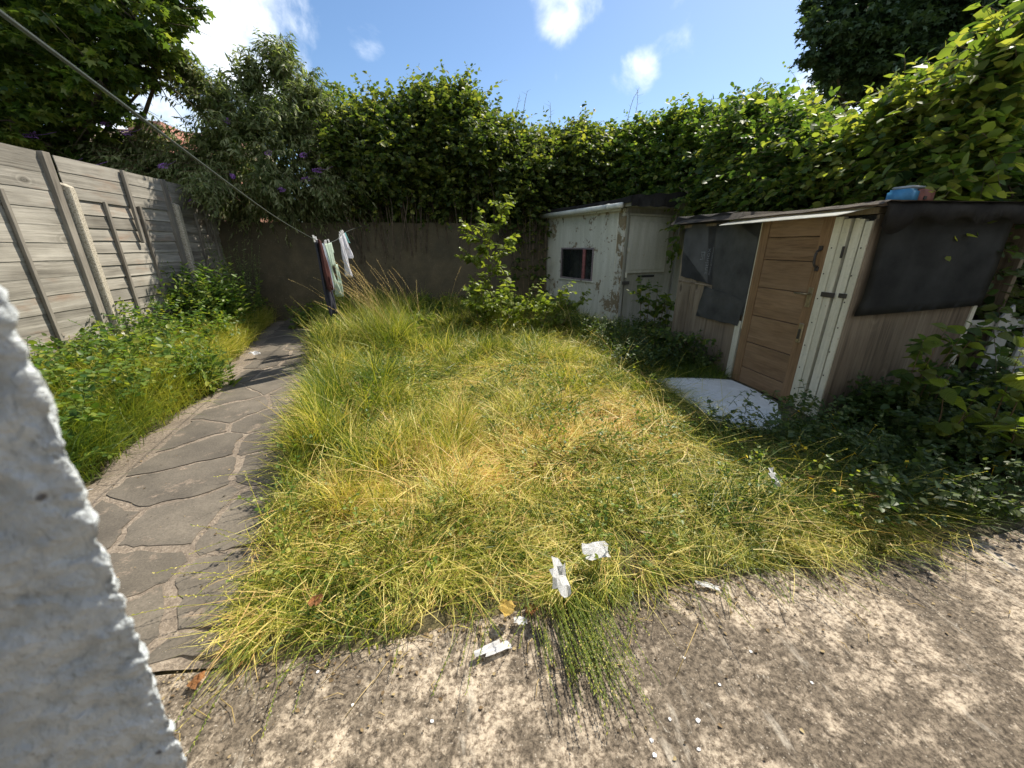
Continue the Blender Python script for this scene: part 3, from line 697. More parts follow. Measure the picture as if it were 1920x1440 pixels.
def lettering(txt, size, y, z, par):
    c = bpy.data.curves.new('lettering', 'FONT'); c.body = txt; c.size = size; c.extrude = .0004; c.resolution_u = 2
    tmp = bpy.data.objects.new('lettering', c); COL.objects.link(tmp); dg = bpy.context.evaluated_depsgraph_get()
    me = bpy.data.meshes.new_from_object(tmp.evaluated_get(dg)); bpy.data.objects.remove(tmp)
    o = bpy.data.objects.new('lettering', me); me.materials.clear(); me.materials.append(M['print']); link(o, par)
    # reads upwards, seen from -X : text x -> +Z, text y -> +Y
    o.matrix_basis = Matrix(((0, 0, -1, -.0275), (0, 1, 0, y - Y0), (1, 0, 0, z), (0, 0, 0, 1))); return o
lettering('antinox', .115, 5.03, 1.28, sA); lettering('floor protection', .055, 4.965, 1.28, sA)
em = bmesh.new(); add_box(em, (-.0275, 5.14 - Y0, 1.47), (-.0268, 5.155 - Y0, 1.58)); add_box(em, (-.0275, 5.155 - Y0, 1.565), (-.0268, 5.24 - Y0, 1.58)); add_box(em, (-.0275, 5.175 - Y0, 1.47), (-.0268, 5.19 - Y0, 1.545)); add_box(em, (-.0275, 5.19 - Y0, 1.47), (-.0268, 5.24 - Y0, 1.485))
add_box(em, (-.0275, 5.21 - Y0, 1.505), (-.0268, 5.222 - Y0, 1.56))
bm_obj('printed_mark', em, M['print'], sA)
# front return wall (faces the patio)
box('front_panel', (.0, -.0, .0), (.62, .025, 1.9), M['ply'], s2); box('front_panel', (.622, .002, .0), (1.32, .027, 1.9), M['ply'], s2); box('edge_post', (1.322, -.01, 0), (1.37, .04, 1.3), M['board_white'], s2)
box('corner_cover', (-.04, -.012, .0), (.0, .0, 1.86), M['ply'], s2)
bm = bmesh.new(); nx, nz = 16, 10; g_ = []
for j in range(nz + 1):
    row = []
    for i in range(nx + 1):
        u = i / nx; v = j / nz; zb = 1.06 + .07 * u; x = .03 + 1.34 * u + (.0 if v > .2 else -.03 * (1 - v * 5) * (1 - u)); row.append(bm.verts.new((x, -.022 - .008 * math.sin(3 * u + 4 * v) ** 2 - .01 * (1 - v), zb + (1.9 - zb) * v)))
    g_.append(row)
for j in range(nz):
    for i in range(nx): bm.faces.new((g_[j][i], g_[j][i + 1], g_[j + 1][i + 1], g_[j + 1][i]))
bmesh.ops.solidify(bm, geom=bm.faces[:], thickness=.004)
bm_obj('plastic_sheet', bm, M['black_sheet'], s2, True)
# body behind
box('rear_wall', (1.75, 0.05, 0), (1.8, 2.8, 1.95), M['ply'], s2); box('end_wall', (.035, 2.76, 0), (1.75, 2.8, 1.95), M['ply'], s2)
# felt roof with torn front edge
bm = bmesh.new(); n = 60; rng = np.random.default_rng(3); cols = [-.16, -.10, .1, .6, 1.2, 1.9]
rows = []
for i in range(n + 1):
    y = -.14 + 3.05 * i / n; yy = y + Y0; rag = .05 * float(n2(np.array([y]), np.array([0.]), 5, 2)[0]); r1 = []
    for k, x in enumerate(cols):
        z = 1.975 + .012 * x + .025 * float(n2(np.array([y]), np.array([x]), 3, 6)[0]) + (.05 if yy > 4.4 and k > 0 else 0) - (.03 if k == 0 else 0)
        r1.append(bm.verts.new((x - (rag if k == 0 else 0), y, z)))
    rows.append(r1)
for i in range(n):
    for k in range(len(cols) - 1): bm.faces.new((rows[i][k], rows[i][k + 1], rows[i + 1][k + 1], rows[i + 1][k]))
bmesh.ops.solidify(bm, geom=bm.faces[:], thickness=.01)
bm_obj('roof', bm, M['felt_light'], s2)
box('roof_board', (-.02, .0, 1.905), (1.8, 2.8, 1.955), M['ply'], s2)
# rolled felt edge left of the door, hanging flap on the front
bm = bmesh.new(); 
for i in range(26):
    t = i / 25; y = 4.62 + 1.18 * t - Y0; s_ = 1 + .25 * math.sin(9 * t)
    for (x, z) in ((-.02, 2.05), (-.13, 2.03 + .015 * math.sin(14 * t)), (-.14 + .02 * math.sin(11 * t), 1.95 - .02 * s_ * (1 - t) ** 2), (-.05, 1.93)): bm.verts.new((x, y, z + .02 * t))
bm.verts.ensure_lookup_table()
for i in range(25):
    for k in range(3): a = 4 * i + k; bm.faces.new((bm.verts[a], bm.verts[a + 1], bm.verts[a + 5], bm.verts[a + 4]))
bmesh.ops.solidify(bm, geom=bm.faces[:], thickness=.006); bm_obj('felt_edge', bm, M['felt'], s2)
bm = bmesh.new(); n = 40
for i in range(n + 1):
    x = -.10 + 1.75 * i / n; d = .10 + .06 * math.sin(i * .35) ** 2 + (.10 * math.exp(-((x + .02) / .12) ** 2))
    for (y, z) in ((-.02, 1.992), (-.10, 1.985 + .008 * math.sin(i)), (-.125, 1.95), (-.115 + .01 * math.sin(i * .9), 1.97 - d)): bm.verts.new((x, y, z + .012 * max(0, x)))
bm.verts.ensure_lookup_table()
for i in range(n):
    for k in range(3): a = 4 * i + k; bm.faces.new((bm.verts[a], bm.verts[a + 1], bm.verts[a + 5], bm.verts[a + 4]))
bmesh.ops.solidify(bm, geom=bm.faces[:], thickness=.006); bm_obj('felt_flap', bm, M['felt'], s2, True)
bm = bmesh.new(); add_box(bm, (-.36, 3.0 - Y0, 1.925), (-.0, 4.62 - Y0, 1.931), .001)
for v in bm.verts:
    v.co.z += .20 * v.co.x + .035
    if v.co.y > 1 and v.co.x < -.2: v.co.x += .10
o = bm_obj('door_canopy', bm, M['canopy'], s2)

# box on the roof
toy = empty('plastic_box', (SX + .62, 3.25, 1.985), R(8), label='faded blue and red plastic box with a grey lid on the shed roof', cat='box')
def rbox(name, a, b_, mat, par, bev=.02):
    bm = bmesh.new(); add_box(bm, a, b_, 0); bmesh.ops.bevel(bm, geom=bm.edges[:], offset=bev, segments=3, affect='EDGES'); return bm_obj(name, bm, mat, par, True)
toy.scale = (.9, .9, .95)
rbox('blue_half', (-.20, -.1, 0), (-.03, .1, .15), M['blue'], toy); rbox('red_half', (-.03, -.1, 0), (.20, .1, .165), M['pink'], toy); rbox('lid', (-.15, -.09, .151), (.05, .09, .178), M['grey_lid'], toy, .008); box('clasp', (.02, -.112, .06), (.06, -.1, .09), M['metal_dark'], toy)

# white board lying on the ground in front of the door
bm = bmesh.new(); out = [(2.42, 4.14), (2.7, 4.20), (3.15, 4.14), (3.40, 4.05), (3.43, 3.7), (3.38, 3.30), (3.22, 3.12), (3.17, 3.02), (3.03, 2.88), (2.83, 2.76), (2.44, 2.84)]
vs_ = [bm.verts.new((x - 2.9, y - 3.4, 0)) for x, y in out]; f = bm.faces.new(vs_); r = bmesh.ops.extrude_face_region(bm, geom=[f]); bmesh.ops.translate(bm, verts=[g for g in r['geom'] if isinstance(g, bmesh.types.BMVert)], vec=(0, 0, .012))
bmesh.ops.recalc_face_normals(bm, faces=bm.faces[:]); o = bm_obj('ground_board', bm, M['white_board']); o.location = (2.9, 3.4, .075); o.rotation_euler = (R(.6), R(1.2), 0)
tag(o, 'dirty white sheet of board lying on the ground before the shed door', 'board')

# picket fence piece at the right edge
pk = empty('picket_fence', (5.25, 2.9, 0), R(-4), label='old white picket fence piece beside the shed front at the right edge', cat='fence')
box('rail', (-.38, .03, .90), (1.2, .055, .98), M['picket'], pk); box('rail', (-.38, .03, .30), (1.2, .055, .37), M['picket'], pk)
for k in range(4):
    w = .085; poly_prism('picket', [(-w, 0, 0), (w, 0, 0), (w, 0, 1.0), (.01, 0, 1.15), (-w, 0, 1.02)], .022, (0, 1, 0), M['picket'], pk, .002).location = (.02 + .33 * k, 0.0, -.02)
    pk.children[-1].rotation_euler = (0, R(5 + k), 0)

# ================================================================== HOUSE WALL at the left, close by
def near_wall():
    E = np.array([-.338, .358]); a = unit(np.array([-.95, -.30])); b_ = unit(np.array([-.80, .60]))
    # perimeter parameter s: negative on the back face, positive on the visible face; rounded corner
    s = np.concatenate([-np.geomspace(2.4, .05, 14), np.linspace(-.045, .0, 12), np.linspace(.004, .26, 66), np.geomspace(.27, 3.0, 22)])
    rad = .010; P2 = []; N2 = []
    na = np.array([-a[1], a[0]]); na = na if na @ (-E) > 0 else -na      # normal of visible face
    nb = np.array([b_[1], -b_[0]]); nb = nb if nb[1] > 0 else -nb
    for q in s:
        w = 1 / (1 + math.exp(-q / (rad * .35))); p = E + a * max(q, 0) + b_ * max(-q, 0)
        p = p - (na + nb) * rad * .4 * math.exp(-(q / rad) ** 2); n_ = unit(na * w + nb * (1 - w)); P2.append(p); N2.append(n_)
    P2 = np.array(P2); N2 = np.array(N2); z = np.concatenate([np.linspace(-.1, .7, 20), np.linspace(.71, 1.75, 230), np.linspace(1.77, 2.9, 60)])
    Q = np.zeros((len(z), len(s), 3)); Q[..., :2] = P2[None]; Q[..., 2] = z[:, None]
    lean = np.interp(z, [.9, 1.15, 1.4, 1.63, 2.9], [-.040, -.030, -.010, 0, .02]); Q[..., 0] += lean[:, None] * .9; Q[..., 1] -= lean[:, None] * .3
    q = Q * np.array([40, 40, 52]); q = q + (fbm(Q * 20, 31, 2)[..., None] - .5) * 3.0
    h = fbm(q, 21, 3); h = np.clip((h - .30) / .42, 0, 1) ** .8; h2 = fbm(Q * 95, 5, 3); h3 = fbm(Q * 9, 9, 2)
    d = .0085 * (h - .55) + .0085 * (h2 - .5) + .008 * (h3 - .5)
    Q[..., :2] += N2[None] * d[..., None]; Q[..., 2] += (fbm(q + 9, 77, 2) - .5) * .006
    m_, k = len(z), len(s); i = np.arange(k - 1)[None, :] + np.arange(m_ - 1)[:, None] * k
    lo = np.stack([i, i + 1, i + 1 + k, i + k], -1).reshape(-1)
    me = raw_mesh('house_wall', Q.reshape(-1, 3), lo, np.full((k - 1) * (m_ - 1), 4), M['render'], smooth=True)
    o = link(bpy.data.objects.new('house_wall', me)); tag(o, 'close white rough textured rendered wall corner of the house', 'wall'); return o
near_wall()
hb_ = empty('house', (1.2, -1.6, 0), label='unseen grey pebble-dashed house wall behind the patio, added to block sky light', cat='house')
box('rear_wall', (-5.2, -.3, 0), (6.5, 0, 5.4), M['pebbledash'], hb_)  # wall out of view, added to block sky light from behind

# ================================================================== CLOTHES LINE
LP = [(-.52, -.3, 2.17), (-.77, 1, 2.045), (-1.25, 3.3, 1.86), (-1.69, 5.6, 1.735), (-1.73, 6.1, 1.685), (-1.68, 6.6, 1.74), (-1.69, 7.2, 1.86), (-1.72, 8.5, 2.0), (-1.76, 9.97, 2.10)]
line = bez(LP, 14); b = Batch(); tube(b, line, .0042, 6); cl_ = b.obj('clothes_line', M['cord'], None, True); tag(cl_, 'long dark washing line slanting across the garden from the upper left', 'clothes line')
hk = Batch(); tube(hk, bez([(-1.76, 10.03, 2.10), (-1.76, 9.98, 2.12), (-1.76, 9.965, 2.10), (-1.76, 9.98, 2.085)], 4), .005, 6); tag(hk.obj('hook', M['metal_dark']), 'small iron hook in the back wall holding the far end of the washing line', 'hook')
def line_at(y):
    i = np.argmin(np.abs(line[:, 1] - y)); return line[i]
def cloth(name, y0, y1, drop, mat, seed, bulge=.03, lean=(0, 0), folds=5, taper=1.0, label='', hole=None, off=0.0, ragged=0.0):
    nu, nv = 26, 34; rng = np.random.default_rng(seed); V = []; ph = rng.uniform(0, 6)
    for j in range(nv + 1):
        v = j / nv
        for i in range(nu + 1):
            u = i / nu; y = y0 + (y1 - y0) * (.5 + (u - .5) * (1 + (taper - 1) * v)); p = line_at(y0 + (y1 - y0) * u)
            amp = bulge * (.35 + .9 * v); x = p[0] + off + amp * math.sin(folds * u * 6.28 + ph + 1.3 * math.sin(3 * v)) + .5 * amp * math.sin(folds * 2.3 * u * 6.28 + 4 * v)
            z = p[2] - v * drop * (1 + .05 * math.sin(3 * u + ph)) - ragged * .05 * math.sin(17 * u + ph) * v
            V.append((x + lean[0] * v, y + lean[1] * v + .012 * math.sin(7 * v + 5 * u), z))
    F = []
    for j in range(nv):
        for i in range(nu):
            u = (i + .5) / nu; v = (j + .5) / nv
            if hole and hole(u, v): continue
            a = j * (nu + 1) + i; F += [a, a + 1, a + nu + 2, a + nu + 1]
    V = np.array(V); c = np.array([V[:, 0].mean(), V[:, 1].mean(), V[:, 2].max()])
    me = raw_mesh(name, V - c, F, np.full(len(F) // 4, 4), mat, smooth=True); o = link(bpy.data.objects.new(name, me)); o.location = c
    md = o.modifiers.new('thickness', 'SOLIDIFY'); md.thickness = .004
    tag(o, label, 'clothing'); return o
C_navy = cloth_mat('navy_cloth', (.035, .037, .055)); C_brown = cloth_mat('maroon_cloth', (.085, .028, .024), 60); C_blue = cloth_mat('pale_blue_cloth', (.42, .47, .55), 20, .3); C_green = cloth_mat('mint_cloth', (.60, .72, .60), 20, .35)
C_white = cloth_mat('white_cloth', (.78, .78, .83), 20, .35); C_turq = cloth_mat('turquoise_cloth', (.30, .68, .66), 20, .3)
cloth('trousers', 5.62, 5.98, 1.02, C_navy, 1, .03, (.04, .1), 2, .8, 'dark navy trousers hanging on the line beneath a maroon garment', hole=lambda u, v: v > .35 and abs(u - .5) < .03)
cloth('lace_top', 5.62, 5.84, .62, C_brown, 2, .025, (.03, .05), 4, .9, 'maroon lacy garment hanging over the dark trousers', off=.035, ragged=1)
cloth('blue_shirt', 5.98, 6.12, .62, C_blue, 3, .02, (.02, .03), 3, .9, 'pale blue-grey garment between the trousers and the mint top')
cloth('mint_top', 6.12, 6.42, .74, C_green, 4, .03, (.05, .05), 2, .8, 'pale mint green top with thin straps hanging on the line', hole=lambda u, v: (.42 < v < .72 and .25 < u < .8) or (v > .2 and v < .4 and u > .8))
cloth('white_shirt', 6.78, 6.96, .62, C_white, 5, .03, (.04, .04), 3, .8, 'long white garment, first of the white washing behind the tall grass')
cloth('white_vest', 6.98, 7.16, .40, C_white, 6, .035, (.05, .04), 2, .7, 'short white garment beside the small turquoise cloth', hole=lambda u, v: v > .6 and u < .4)
cloth('turquoise_cloth', 7.18, 7.26, .16, C_turq, 7, .02, (.03, .02), 1, 1, 'small turquoise cloth at the far end of the washing')
PEGL = ['white peg at the near corner of the maroon garment', 'white peg at the middle of the maroon garment', 'white peg at the far corner of the maroon garment', 'white peg between dark trousers and pale blue garment',
        'white peg between the pale blue garment and mint top', 'nearer white peg holding the mint green top', 'farther white peg holding the mint green top', 'nearer peg on the long white garment', 'farther peg on the long white garment',
        'nearer peg on the short white garment', 'farther peg on the short white garment', 'last peg, on the small turquoise cloth']
for k, y in enumerate([5.63, 5.75, 5.87, 5.98, 6.1, 6.2, 6.36, 6.8, 6.92, 7.0, 7.12, 7.22]):
    p = line_at(y); pg = empty('clothes_peg', (p[0], p[1], p[2] - .035), group='clothes pegs on the washing line', label=PEGL[k], cat='peg')
    rg = random.uniform(-25, 25)
    for s_ in (-1, 1):
        o = box('jaw', (-.006, -.004, 0), (.006, .004, .085), M['peg'], pg, .001); o.location = (0, .006 * s_, 0); o.rotation_euler = (R(-9 * s_), R(rg), 0)
    o = box('spring', (-.008, -.009, .038), (.008, .009, .044), M['metal_dark'], pg, .001)

# ================================================================== FAR HOUSE
hs = empty('far_house', (-17.5, 31, 0), R(2), label='distant house roof of brown and red tiles seen over the fence', cat='house')
box('wall', (-9, -4, 0), (5.6, 4, 6.2), M['brickwall'], hs)
def tiles(name, x0, x1, mat, seed, par):
    bt = Batch(); rows = 14; sl = Vector((0, 4.3, 2.25)); rng = np.random.default_rng(seed)
    for j in range(rows):
        for i in range(int((x1 - x0) / .32)):
            x = x0 + .32 * i; y = -4.3 + 4.3 * j / rows; z = 6.1 + 2.25 * j / rows
            w, l, t = .31, 4.3 / rows * 1.15, .05 + rng.uniform(-.01, .012)
            V = [(x, y, z + t), (x + w, y, z + t), (x + w, y + l, z + 2.25 / rows * 1.15 + .01), (x, y + l, z + 2.25 / rows * 1.15 + .01), (x, y, z), (x + w, y, z)]
            bt.add(V, [0, 1, 2, 3, 4, 5, 1, 0], [4, 4])
    return bt.obj(name, mat, par, False)
rfh = poly_prism('roof', [(-9.2, -4.3, 6.05), (-9.2, 0, 8.3), (-9.2, 4.3, 6.05)], 15.0, (1, 0, 0), M['tile_brown'], hs)
tiles('roof_tiles', -9.2, 1.0, M['tile_brown'], 1, hs)['kind'] = 'stuff'; tiles('roof_tiles', 1.04, 5.8, M['tile_red'], 2, hs)['kind'] = 'stuff'
box('gable', (1.0, -4.6, 6.2), (2.6, -2, 7.9), M['tile_red'], hs); b = Batch(); tube(b, [(-9.2, 0, 8.34), (5.8, 0, 8.34)], .11, 8); b.obj('ridge', M['tile_brown'], hs)

# ================================================================== TREES BEYOND
def crown(clumps, n_per, size, tpl, mat, name, parent, seed, shell=.55, flat=.35, drp=.2, dens=None):
    rng = np.random.default_rng(seed); b = Batch(); c = np.array(clumps, float); P0 = np.array(parent.location)
    for (x, y, z, r) in c:
        # many small twigs' worth of leaves in sub-clumps
        ns = int(n_per * (r / .7) ** 2); sub = unit(rng.normal(0, 1, (max(6, int(ns / 34)), 3))) * (r * rng.uniform(shell, 1.12, (max(6, int(ns / 34)), 1)))
        sub[:, 2] *= .85; k = rng.integers(0, len(sub), ns)
        off = rng.normal(0, 1, (ns, 3)) * np.array([.17, .17, .06]) * max(r, .5) * .8
        P = np.array([x, y, z]) + sub[k] + off - np.array([0, 0, 1]) * (np.linalg.norm(off[:, :2], axis=1) * drp)[:, None]
        D = unit(off * np.array([1, 1, .4]) + rng.normal(0, .25, (ns, 3)) * r) + np.array([0, 0, -.35]); D, Wd, Nn = frames(rng, D, flat)
        t = np.clip(rng.normal(.5, .2, ns) + .6 * (rng.random(len(sub))[k] - .5), 0, 1)
        b.inst(tpl, P - P0, D, Wd, Nn, size * rng.uniform(.7, 1.25, ns), t)
    return b.obj(name, mat, parent)
def limbs(parent, base, r0, clumps, mat=None, seed=0, name='trunk', fork=.45):
    rng = np.random.default_rng(seed); b = Batch(); P0 = np.array(parent.location); base = np.array(base, float); c = np.array(clumps)[:, :3]; top = c.mean(0)
    f = base + (top - base) * fork; tube(b, bez([base - P0, base + (f - base) * .5 + rng.normal(0, .08, 3) - P0, f - P0], 6), np.linspace(r0, r0 * .7, 13), 9)
    for q in c:
        m = f + (q - f) * .5 + rng.normal(0, .15, 3) + np.array([0, 0, .12]); L_ = bez([f - P0, m - P0, q - P0], 6); tube(b, L_, np.linspace(r0 * .42, r0 * .09, len(L_)), 6)
        for _ in range(6):
            e = q + unit(rng.normal(0, 1, 3)) * .6 * (.7 + rng.random()); tube(b, [q - P0, (q + e) / 2 + rng.normal(0, .05, 3) - P0, e - P0], [r0 * .08, r0 * .05, r0 * .02], 4)
    return b.obj(name, mat or M['bark'], parent, True)
MAPLES = [(-6.5, 9.0, 5.1, 0.83), (-7.69, 9.5, 5.52, 0.98), (-5.95, 9.4, 5.16, 0.79), (-4.97, 9.0, 5.2, 0.67), (-4.54, 9.3, 5.55, 0.42), (-4.91, 9.4, 5.04, 0.38), (-5.56, 8.7, 4.26, 0.5), (-7.03, 9.5, 4.37, 0.81), (-7.0, 8.6, 3.6, 0.54), (-6.63, 9.2, 3.86, 0.57), (-5.42, 9.2, 4.7, 0.42), (-7.34, 8.8, 4.34, 0.86), (-5.01, 9.2, 4.53, 0.22), (-6.0, 9.0, 3.83, 0.22), (-7.35, 9.3, 3.47, 0.33), (-5.95, 9.6, 6.12, 1.0), (-4.74, 9.3, 5.99, 0.6), (-8.04, 9.0, 3.63, 0.72), (-8.6, 10, 5.2, 1.2), (-6.2, 9.3, 4.5, .6), (-6.6, 9.6, 3.3, .6), (-7.8, 9.4, 3.2, .8), (-8.0, 10.2, 6.6, 1.2), (-6.2, 10.5, 6.9, 1.0)]
t = empty('maple_tree', (-8.2, 9.6, 0), label='big green maple tree leaning over the fence at the upper left', cat='tree')
crown(MAPLES, 1250, .125, MAPLE, M['maple'], 'crown', t, 11)['kind'] = 'stuff'; limbs(t, (-9.4, 10.4, 0), .15, MAPLES, seed=1)
DARK = [(15.14, 16, 9.27, 1.21), (15.39, 17, 10.37, 0.94), (16.83, 16, 8.55, 1.46), (19.0, 17, 10.11, 1.96), (19.07, 16, 7.97, 1.62), (20.39, 16, 9.61, 1.89), (22.74, 17, 11.24, 1.98), (19.17, 16, 11.14, 1.81), (17.31, 17, 11.17, 1.68), (23.5, 16, 8.75, 1.77), (14.95, 16, 8.44, 0.78), (23.68, 16, 10.84, 2.32), (17.2, 16.6, 9.8, 1.5), (21.3, 17, 8.3, 1.6), (18.2, 17.5, 9.2, 1.6), (21.5, 17.5, 12.0, 1.8), (25.5, 17, 10, 2.2)]
t = empty('backlit_tree', (19.5, 18, 0), label='large leafy tree behind the hedge at the upper right, backlit dark put in its leaf colour', cat='tree')
crown(DARK, 900, .22, MAPLE, M['backlit_leaf'], 'crown', t, 12)['kind'] = 'stuff'; limbs(t, (19.5, 18, 0), .35, DARK, seed=2)
ROUND = [(-3.9, 14, 5.45, 0.75), (-3.16, 14, 5.45, 0.7), (-2.78, 14, 5.0, 0.63), (-3.56, 14, 4.75, 0.95), (-2.7, 14.2, 4.2, .9), (-4.6, 14, 4.9, .9)]
t = empty('round_tree', (-3.5, 14.3, 0), label='round-topped green tree rising behind the butterfly bush', cat='tree')
crown(ROUND, 1500, .10, KITE, M['maple'], 'crown', t, 13)['kind'] = 'stuff'; limbs(t, (-3.5, 14.3, 0), .14, ROUND, seed=3)

# ================================================================== BUTTERFLY BUSH
def bush_shoots(rng, n, base_fn, tip_fn, nl, lsize, tpl, mat, root, droop=.3, down=.5, spread=.7, stemr=.006, tint=(.45, .22), singles=0, key=None, smat=None, stem_mat=None, tilt=.5, fname='foliage', wide=None):
    base = base_fn(n); tip = tip_fn(base, n); d = tip - base; L_ = np.linalg.norm(d, axis=1)
    st, P, D, Wd, Nn, Z = shoots(rng, base, d, L_, nl, lsize, droop, down, spread, tilt)
    P0 = np.array(root.location); b = Batch(); k = np.ones(len(P), bool)
    if singles: k = single_leaves(rng, root, P, D, Wd, Nn, Z, smat, key, singles)
    sh = np.tile(rng.normal(0, .13, n), nl); tt = np.clip(rng.normal(tint[0], tint[1], len(P)) + sh, 0, 1)
    if k.any():
        b.inst(tpl, (P - P0)[k], D[k], Wd[k], Nn[k], Z[k], tt[k], None if wide is None else Z[k] * wide); b.obj(fname, mat, root)['kind'] = 'stuff'
    s = Batch(); s.strips(st - P0, np.linspace(stemr, stemr * .35, st.shape[1])[None] * np.ones((n, 1)), 3); o = s.obj('stems', stem_mat or M['twig'], root); o['kind'] = 'stuff'
    return st
BB = [(-4.75, 9.9, 4.6, .55), (-3.2, 10, 4.95, .62), (-2.75, 10, 4.4, .65), (-2.2, 10, 3.9, .6), (-2.0, 9.9, 3.2, .55), (-2.5, 9.7, 2.85, .5), (-3.5, 9.6, 3.0, .7), (-3.9, 9.8, 3.8, .8), (-3.2, 9.8, 3.8, .8), (-5.6, 9.9, 3.55, .5), (-6.3, 9.8, 3.25, .55), (-5.1, 9.7, 3.1, .5), (-4.5, 9.5, 2.9, .5), (-4.3, 10, 4.3, .6), (-6.9, 9.6, 3.2, .5), (-5.9, 9.4, 3.0, .45), (-3.7, 10, 4.7, .5), (-4.4, 9.1, 2.75, .35), (-2.9, 10.3, 3.4, .8), (-4.0, 10.4, 3.0, .9), (-4.9, 10.4, 2.9, .8), (-3.2, 10.5, 2.6, .9), (-4.6, 10.3, 3.6, .8), (-2.4, 10.5, 2.7, .8), (-6.2, 9.9, 3.1, .7), (-5.5, 10.2, 3.2, .7), (-4.4, 10.35, 2.5, .5), (-3.7, 10.35, 2.5, .5), (-3.0, 10.35, 2.5, .5), (-2.3, 10.4, 2.5, .5)]
rng = np.random.default_rng(21)
bb = empty('butterfly_bush', (-4.2, 10.3, 0), label='tall butterfly bush with narrow grey-green leaves and purple flowers over the fence corner', cat='bush')
cB = np.array(BB)
def bb_base(n):
    w = cB[:, 3] ** 2; k = rng.choice(len(cB), n, p=w / w.sum()); return cB[k, :3] + unit(rng.normal(0, 1, (n, 3))) * (cB[k, 3] * rng.uniform(0, .85, n))[:, None]
def bb_tip(b_, n):
    c = np.array([-3.9, 10.2, 3.2]); d = unit(b_ - c) + np.array([0, -.35, .45]) + rng.normal(0, .35, (n, 3)); return b_ + unit(d) * rng.uniform(.3, .62, n)[:, None]
bst = bush_shoots(rng, 5200, bb_base, bb_tip, 14, .15, LANCE, M['budd'], bb, .45, .75, .55, .005, (.52, .25))
b = Batch()
for k in range(8):
    a = np.array([-4.3 + .22 * k, 10.35, .0]); q = cB[(k * 3) % len(cB), :3]; P0 = np.array(bb.location); tube(b, bez([a - P0, (a + q) / 2 + np.array([0, .2, .4]) - P0, q - P0], 6), np.linspace(.03, .01, 13), 6)
b.obj('trunk', M['bark'], bb, True)
fl = [(-4.9, 9.2, 2.5), (-6.35, 8.6, 3.0), (-6.0, 8.5, 2.95), (-5.05, 8.9, 3.05), (-4.1, 9.2, 2.95), (-3.3, 9.1, 3.35), (-2.7, 9.2, 3.35), (-2.45, 9.25, 3.1), (-3.25, 9.1, 2.72), (-5.6, 9.1, 3.6), (-6.0, 9.2, 3.75), (-4.65, 9.5, 5.2), (-4.75, 9.5, 5.05), (-6.7, 8.6, 3.4), (-4.0, 9.3, 3.9), (-2.75, 9.4, 2.95)]
for i, p in enumerate(fl):   # flower spikes: a short cone of tiny florets
    q = Batch(); n = 110; t_ = rng.random(n); a = rng.uniform(0, 6.28, n); L_ = .17; ax = unit(np.array([rng.normal(0, .4), -.5, -.15]))
    s_ = unit(np.cross(ax, [0, 0, 1.])); u_ = np.cross(s_, ax); rr = .035 * (1 - t_ * .75)
    Pn = ax * (t_ * L_)[:, None] + (np.cos(a) * rr)[:, None] * s_ + (np.sin(a) * rr)[:, None] * u_; D, Wd, Nn = frames(rng, Pn - ax * (t_ * L_)[:, None], .5)
    q.inst(KITE, Pn, D, Wd, Nn, rng.uniform(.014, .024, n), rng.random(n)); q.strips(np.array([[-ax * .25 + [0, 0, .05], -ax * .1 + [0, 0, .01], ax * .12]]), np.array([[.003, .003, .002]]), 3, .2)
    o = q.obj('flower', M['purple'], bb); o.location = np.array(p) - np.array(bb.location)

# ================================================================== HEDGES
def hedge(name, label, seed, n, region, lsize, mat, loc, singles=0, smat=None, key=None, nl=11, tint=(.45, .22), inner=0, stems=0, ln=(.28, .95), group=None, frontdir=(0, -1, .35), stemr=.004):
    """region(rng,n) -> surface points and outward direction"""
    rng = np.random.default_rng(seed); root = empty(name, loc, label=label, cat='hedge', group=group)
    pts, outd = region(rng, n)
    def bf(n_): return pts
    def tf(b_, n_): return b_ + unit(outd + rng.normal(0, .38, (n_, 3)) + np.array([0, 0, .22])) * (ln[0] + (ln[1] - ln[0]) * rng.random(n_) ** 1.8 * (1 + .5 * (rng.random(n_) < .1)))[:, None]
    bush_shoots(rng, n, bf, tf, nl, lsize, KITE, mat, root, .38, .45, .8, stemr, tint, singles, key, smat, tilt=.75)
    P0 = np.array(loc)
    if inner:
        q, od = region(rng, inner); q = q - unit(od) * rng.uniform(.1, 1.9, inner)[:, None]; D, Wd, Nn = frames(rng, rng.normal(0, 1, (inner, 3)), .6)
        b = Batch(); b.inst(KITE, q - P0, D, Wd, Nn, lsize * 1.5 * rng.uniform(.8, 1.3, inner), np.clip(rng.normal(.2, .12, inner), 0, 1)); b.obj('inner_foliage', mat, root)['kind'] = 'stuff'  # inner leaves tinted darker, core shade put into the colour
    if stems:
        q, od = region(rng, stems); e = q - unit(od) * .3; a = e.copy(); a[:, 2] = 1.2 + rng.random(stems) * .6; a += rng.normal(0, .15, (stems, 3)) * [1, 1, 0]; m_ = (a + e) / 2 + rng.normal(0, .12, (stems, 3))
        P = np.stack([a, m_, e], 1) - P0; b = Batch(); b.strips(P, np.array([[.012, .009, .005]]) * np.ones((stems, 1)), 4); b.obj('branches', M['bark'], root)['kind'] = 'stuff'
    return root
